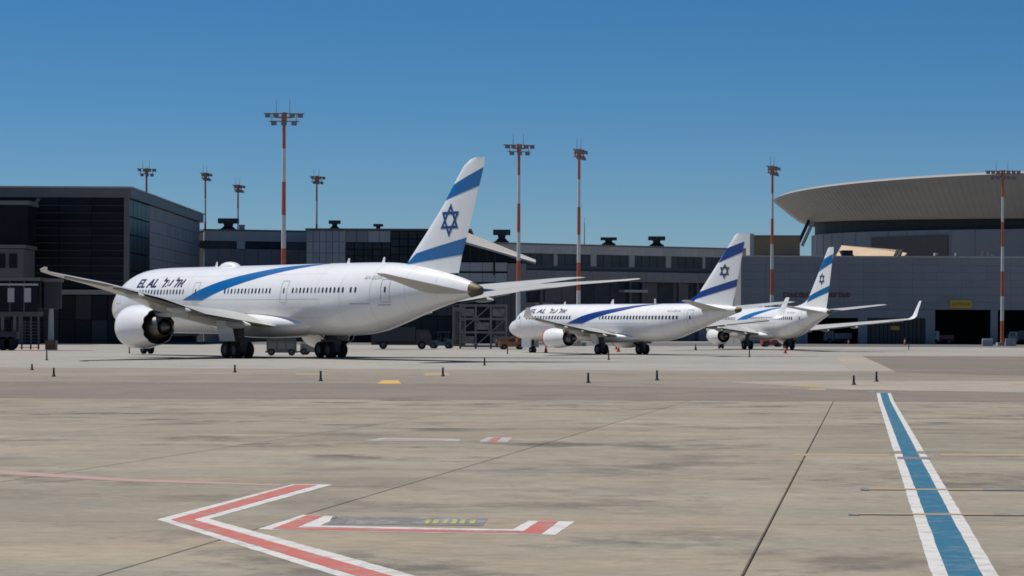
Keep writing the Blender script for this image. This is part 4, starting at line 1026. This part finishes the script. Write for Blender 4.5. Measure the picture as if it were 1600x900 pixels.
# boarding bridge at the left edge
bx_, by_, bz_ = at(30, 547.5)
bb = thing('boarding_bridge', 'dark glass sided boarding bridge on a wheeled leg at the left edge', 'boarding bridge', (0, by_, bz_))
def bp(px, py): a, b = ray(px, py); return a * by_, EYE + b * by_ - bz_
(xl, zt1), (xr, _) = bp(-140, 433), bp(60, 433); zb1 = bp(30, 487)[1]
blk(bb, 'tunnel_roof', xl, xr + .3, -.2, 3.2, zt1 - .35, zt1, FRAMEG); blk(bb, 'tunnel_floor', xl, xr, 0, 3.0, zb1 - .5, zb1, BRIDGEF)
blk(bb, 'tunnel_core', xl, xr - .1, .25, 2.9, zb1, zt1 - .35, INNER)
blk(bb, 'pale_rail', xl, xr, -.12, -.02, bp(0, 446)[1], bp(0, 443)[1], CLADL)
n = 9
for i in range(n):
    x0, x1 = xl + (xr - xl) * i / n, xl + (xr - xl) * (i + 1) / n
    panel('glass_pane', x0 + .08, x1 - .08, .05, .15, zb1 + .25, bp(0, 447)[1], GLASSD, bb)
    panel('frame_post', x0 - .07, x0 + .07, -.02, .25, zb1, zt1 - .36, BRIDGEF, bb)
for px in (12, 38): panel('pale_panel', bp(px, 460)[0], bp(px, 460)[0] + .75, -.06, .03, bp(0, 472)[1], bp(0, 450)[1], CLADL, bb)
(xa, za), (xb, zb) = bp(61, 440), bp(93, 482)
MB().tube(((xa + xb) / 2, 1.5, zb), ((xa + xb) / 2, 1.5, za), (xb - xa) / 2, n=10).build('rotunda_cab', MULL, bb)
MB().tube(((xa + xb) / 2, 1.5, za), ((xa + xb) / 2, 1.5, za + .35), (xb - xa) / 2 + .2, n=10).build('cab_roof', FRAMEG, bb)
xc = bp(76, 500)[0]
MB().tube((xc, 1.5, 1.0), (xc, 1.5, zb), .34, .28).build('support_column', CLADL, bb, True)
MB().box(xc - .55, xc + .65, .9, 2.1, .05, 1.15).build('orange_footing', ORAV, bb)
for px in (4, 16):
    x = bp(px, 540)[0]; MB().tube((x, .2, .75), (x, .9, .75), .75, n=20).build('drive_wheel', TYRE, bb, True)
xg = bp(10, 520)[0]; MB().box(xg - 1.0, xg + 1.0, .2, 2.4, 1.3, 2.1).build('drive_bogie', DRKV, bb)
for dx in (-.7, .7): MB().beam((xg + dx, 1.2, 2.0), (xg + dx, 1.2, zb1 - .4), .3).build('lift_leg', FRAMEG, bb)
for px in (30, 44, 56): x = bp(px, 510)[0]; MB().beam((x, 1.6, .1), (x, 1.6, zb1 - .45), .16).build('stair_post', FRAMEG, bb)
for k in range(9): MB().box(bp(26, 510)[0], bp(58, 510)[0], 1.2 + k * .02, 1.9, .3 + k * .36, .36 + k * .36).build('stair_tread', FRAMEG, bb)

# ground power unit and tractor under the near airliner
def box_cart(name, lab, cat, loc, rotz, ln, wd, h, body, panelm, grp=None, canopy=False):
    t = thing(name, lab, cat, loc, rotz, grp)
    MB().loft([[(-ln / 2, -wd / 2, .35), (ln / 2, -wd / 2, .35), (ln / 2, wd / 2, .35), (-ln / 2, wd / 2, .35)], [(-ln / 2, -wd / 2, h * .8), (ln / 2, -wd / 2, h * .8), (ln / 2, wd / 2, h * .8), (-ln / 2, wd / 2, h * .8)], [(-ln / 2 + .12, -wd / 2 + .1, h), (ln / 2 - .12, -wd / 2 + .1, h), (ln / 2 - .12, wd / 2 - .1, h), (-ln / 2 + .12, wd / 2 - .1, h)]]).build('body', body, t)
    for q in (-.3, 0.0, .3): MB().box(ln * q - ln * .12, ln * q + ln * .12, -wd / 2 - .02, -wd / 2 - .002, h * .38, h * .72).build('side_panel', panelm, t)
    MB().box(-ln / 2 - .12, ln / 2 + .12, -wd / 2 + .08, wd / 2 - .08, .28, .42).build('chassis', DRKV, t)
    wheel4(t, (-ln * .34, ln * .34), (-wd / 2 + .05, wd / 2 - .05), .34, .22)
    MB().beam((ln / 2, 0, .4), (ln / 2 + 1.1, 0, .3), .1).build('tow_bar', DRKV, t)
    MB().tube((-ln * .3, wd * .25, h), (-ln * .3, wd * .25, h + .35), .06).build('exhaust_stack', DRKV, t)
    return t
def tractor(lab, loc, rotz, body, grp='tow tractors'):
    t = thing('tow_tractor', lab, 'tow tractor', loc, rotz, grp)
    MB().prism([(-1.5, .35), (1.6, .35), (1.6, .95), (.35, 1.1), (.2, .8), (-.7, .8), (-.8, 1.2), (-1.5, 1.15)], -.75, .75).build('body', body, t)
    MB().box(-.75, -.35, -.6, .6, .8, 1.35).build('seat', DRKV, t)
    MB().tube((.25, -.25, 1.1), (.0, -.25, 1.5), .03).build('steering_column', DRKV, t)
    for x in (-.75, .3):
        for y in (-.68, .68): MB().tube((x, y, .9), (x, y, 2.05), .035).build('canopy_post', DRKV, t)
    MB().box(-.95, .5, -.75, .75, 2.05, 2.13).build('canopy', body, t)
    wheel4(t, (-.95, 1.0), (-.72, .72), .38, .24)
    for y in (-.5, .5): MB().tube((1.6, y, .7), (1.64, y, .7), .09, n=10).build('headlight', LENS, t)
    return t
box_cart('ground_power_unit', 'grey ground power unit on small wheels between the near main gears', 'power unit', at(440, 555.5), R(4), 2.9, 1.5, 1.75, mat('unit_grey', (.13, .135, .14), .5), GRYV, 'ground power units')
box_cart('ground_power_unit', 'low pale trailer unit beside the right main gear of the near airliner', 'power unit', at(488, 554.5), R(-8), 2.2, 1.3, 1.35, mat('unit_pale', (.22, .21, .19), .5), GRYV, 'ground power units')
tractor('red topped tractor behind the farthest airliner main gears', at(1205, 542), R(10), REDV)
tractor('dark tow tractor behind the near airliner left of the lattice tower', at(690, 544.5), R(170), TEALV)
# truck builder
def truck(lab, loc, rotz, cabm, bodym, ln=7.0, h=3.0, grp='service trucks'):
    t = thing('service_truck', lab, 'truck', loc, rotz, grp)
    MB().prism([(ln / 2 - 1.9, .6), (ln / 2, .6), (ln / 2, 1.5), (ln / 2 - .35, 2.35), (ln / 2 - 1.9, 2.4)], -1.15, 1.15).build('cab', cabm, t)
    MB().add([(ln / 2 - .02, -1.0, 1.55), (ln / 2 - .02, 1.0, 1.55), (ln / 2 - .33, 1.0, 2.25), (ln / 2 - .33, -1.0, 2.25)], [(0, 1, 2, 3)]).build('windscreen', WGLASS, t)
    for y in (-1.16, 1.16): MB().box(ln / 2 - 1.4, ln / 2 - .5, y - .01, y + .01, 1.5, 2.15).build('side_window', WGLASS, t)
    MB().box(-ln / 2, ln / 2 - 2.0, -1.2, 1.2, .95, h).build('cargo_box', bodym, t)
    MB().box(-ln / 2, ln / 2 - .1, -.5, .5, .5, .9).build('chassis', DRKV, t)
    wheel4(t, (-ln * .3, ln / 2 - 1.2), (-1.0, 1.0), .5, .3)
    for k in range(3): MB().box(-ln / 2 + .2 + k * 1.5, -ln / 2 + 1.5 + k * 1.5, -1.215, -1.202, 1.1, h - .2).build('side_panel', cabm if k == 1 else bodym, t)
    MB().box(ln / 2 - .02, ln / 2 + .12, -1.15, 1.15, .45, .75).build('bumper', DRKV, t)
    return t
truck('long dark service truck parked behind the rear fuselage of the near airliner', at(627, 545.5), R(3), DRKV, DRKV, 7.4, 2.7)
truck('red and white truck at the mouth of the largest service bay', (hit(1476, 530, S0, S1)[0] + 42, 474.0, .2), R(175), WHIV, REDV, 4.6, 1.7)
truck('pale van deep inside the rightmost dark bay', (hit(1606, 530, S0, S1)[0] + 42, 478.0, .2), R(185), WHIV, GRYV, 5.0, 2.6)
truck('grey truck in the dark bay behind the far airliner tail', (hit(1312, 530, S0, S1)[0] + 42, 474.0, .2), R(180), GRYV, GRYV, 5.2, 2.0)
# orange belt loader under the nose of the middle airliner
bl = thing('belt_loader', 'orange belt loader standing under the nose of the middle airliner', 'belt loader', at(799, 546), R(8))
MB().prism([(-1.5, .35), (1.5, .35), (1.5, .85), (-.3, 1.0), (-1.5, 1.0)], -.8, .8).build('body', ORAV, bl)
MB().loft([[(-1.9, -.45, .95), (-1.9, .45, .95), (-1.9, .45, 1.2), (-1.9, -.45, 1.2)], [(2.3, -.45, 1.75), (2.3, .45, 1.75), (2.3, .45, 2.0), (2.3, -.45, 2.0)]]).build('belt_frame', ORAV, bl)
MB().loft([[(-1.85, -.35, 1.21), (-1.85, .35, 1.21), (-1.85, .35, 1.24), (-1.85, -.35, 1.24)], [(2.25, -.35, 2.01), (2.25, .35, 2.01), (2.25, .35, 2.04), (2.25, -.35, 2.04)]]).build('belt', TYRE, bl)
MB().beam((.6, -.5, .8), (1.4, -.5, 1.7), .12).build('lift_strut', DRKV, bl)
wheel4(bl, (-1.0, 1.0), (-.75, .75), .34, .22)
LATT = mat('weathered_scaffold', (.20, .20, .19), .6, .2, var=.3)
# lattice stair tower behind the tail
lx, ly, lz = at(755, 545)
lt = thing('lattice_tower', 'grey scaffold stair tower with cross braces below the near tail', 'scaffold', (lx, ly, lz))
hx = 2.9
for x in (-hx, -hx * .33, hx * .33, hx):
    for y in (0, 2.4): MB().beam((x, y, 0), (x, y, 5.6), .22).build('upright', LATT, lt)
for k, z in enumerate((.35, 2.1, 3.8, 5.5)):
    MB().beam((-hx, -.02, z), (hx, -.02, z), .16).build('rail', LATT, lt); MB().box(-hx, hx, 0, 2.4, z - .16, z - .10).build('deck', CLADW, lt)
for i in range(3):
    x0, x1 = -hx + i * hx * .667, -hx + (i + 1) * hx * .667
    for k, (z0, z1_) in enumerate(((.35, 2.1), (2.1, 3.8), (3.8, 5.5))):
        MB().beam((x0, -.1, z0 if (i + k) % 2 else z1_), (x1, -.1, z1_ if (i + k) % 2 else z0), .12).build('brace', LATT, lt)
        if (i + k) % 2 == 0: MB().box(x0 + .2, x1 - .2, .1, .16, z0 + .3, z0 + 1.2).build('guard_panel', CLADW, lt)
x2, y2, z2 = at(715, 545)
ps = thing('passenger_stairs', 'pale covered passenger steps left of the lattice tower below the near tail', 'passenger steps', (x2, y2 + 2, z2))
MB().prism([(-.6, .3), (.9, .3), (.9, 5.2), (-.6, 5.2)], 0, .2).build('side_frame', CLADW, ps)
for k in range(12): MB().box(-.6, .9, -.9 + .0, 0 - .02, .5 + k * .38, .56 + k * .38).build('step', LATT, ps)
for x in (-.62, .92): MB().beam((x, -.95, .2), (x, -.95, 5.5), .12).build('post', LATT, ps)
# dark container block behind the steps
t = thing('dark_container', 'dark equipment container at the foot of the stair hall right of the lattice tower', 'container', at(789, 543))
MB().box(-1.3, 1.3, 0, 3, .1, 7.4).build('body', mat('container_dark', (.035, .035, .04), .6), t)
for k in range(5): MB().box(-1.2 + k * .5, -.8 + k * .5, -.06, -.003, .3, 7.2).build('rib', mat('container_rib', (.05, .05, .055), .6), t)

# traffic cones and chocks
def cone(px, py, lab, h=.75, m=CONEO):
    t = thing('traffic_cone', lab, 'traffic cone', at(px, py), 0, 'traffic cones')
    s_ = h / .75
    MB().box(-.2 * s_, .2 * s_, -.2 * s_, .2 * s_, 0, .05).build('base', m, t)
    MB().lathe([(.05, .15 * s_), (.35 * s_, .10 * s_)], (0, 0, 0), 'z', 14).build('cone_body', m, t, True)
    MB().lathe([(.35 * s_, .10 * s_), (.52 * s_, .075 * s_)], (0, 0, 0), 'z', 14).build('white_band', WHIV, t, True)
    MB().lathe([(.52 * s_, .075 * s_), (.75 * s_, .03 * s_)], (0, 0, 0), 'z', 14, True).build('cone_tip', m, t, True)
cone(853, 551, 'orange cone under the engine of the middle airliner', .95)
cone(966, 550, 'orange cone between the main gears of the middle airliner', .95)
cone(963, 546, 'orange cone farther back between the gears of the middle airliner', .8)
cone(1087, 547, 'dark orange cone between the middle and far airliners', .8)
cone(1227, 552, 'orange cone in front of the far airliner right main gear', .85)
cone(1352, 537.5, 'small cone before the brown slatted gate', .8); cone(1326, 538, 'small orange cone before the dark bay left of the brown gate', .9)
cone(1414, 539, 'orange cone in front of the right end of the brown gate', 1.2)

# blue and dark edge marker posts
def post(px, py, hpx, lab, m=POSTD):
    p = at(px, py); h = hpx * p[1] / F_PX
    t = thing('edge_marker', lab, 'edge marker', p, 0, 'apron edge markers')
    MB().lathe([(0, .12), (.04, .115), (.10, .065)], (0, 0, 0), 'z', 14, True).build('base', POSTD, t, True)
    MB().tube((0, 0, .1), (0, 0, h), .065, .05, 12).build('post', m, t, True)
    MB().tube((0, 0, h), (0, 0, h + .03), .07, .06, 12).build('cap', m, t, True)
    return t
for i, (px, py, h, lab, m) in enumerate((
        (50, 578.5, 9, 'short edge marker at the far left, left of its darker neighbour', POSTD), (84, 588.5, 13, 'dark edge marker second from the left', POSTD),
        (73, 563, 15, 'tall black marker in front of the orange bridge footing', BLACKM), (202, 552, 10, 'small dark marker below the near engine', BLACKM),
        (367, 582, 11, 'short edge marker below the near left main gear', POSTD), (501, 595.5, 15, 'dark blue edge marker below the near right main gear', POSTB),
        (692, 588, 13, 'thin edge marker right of the yellow pavement mark', POSTD), (757, 571, 12, 'black marker in the shadow of the near tail', BLACKM),
        (919, 598.5, 15, 'blue edge marker below the middle airliner engine', POSTB), (1026.5, 594.5, 15, 'blue edge marker below the middle airliner tail', POSTB),
        (1334, 601.5, 14, 'dark blue edge marker just left of the blue stripe top end', POSTB), (1369.5, 596.5, 15, 'dark blue edge marker right above the blue stripe top end', POSTB),
        (951, 562.5, 15, 'black marker in front of the middle airliner main gears', BLACKM), (1171, 558, 12, 'black marker in front of the far airliner engine', BLACKM),
        (1420, 546, 12, 'black marker before the brown gate on the service road edge', BLACKM), (793, 553, 11, 'dark bollard in front of the orange belt loader', BLACKM))):
    post(px, py, h, lab, m)
for px, lab in ((1543, 'pale concrete block left of the rightmost mast foot'), (1579, 'grey concrete block right of the rightmost mast foot')):
    t = thing('concrete_barrier', lab, 'barrier', at(px, 540.5), 0, 'barriers round the mast foot')
    MB().prism([(-.9, 0), (.9, 0), (.9, .9), (-.9, .9)], -.25, .25).build('block', CONCB, t); MB().prism([(-.9, .902), (.9, .902), (.8, 1.25), (-.8, 1.25)], -.14, .14).build('top', CONCB if px > 1560 else WHIV, t)
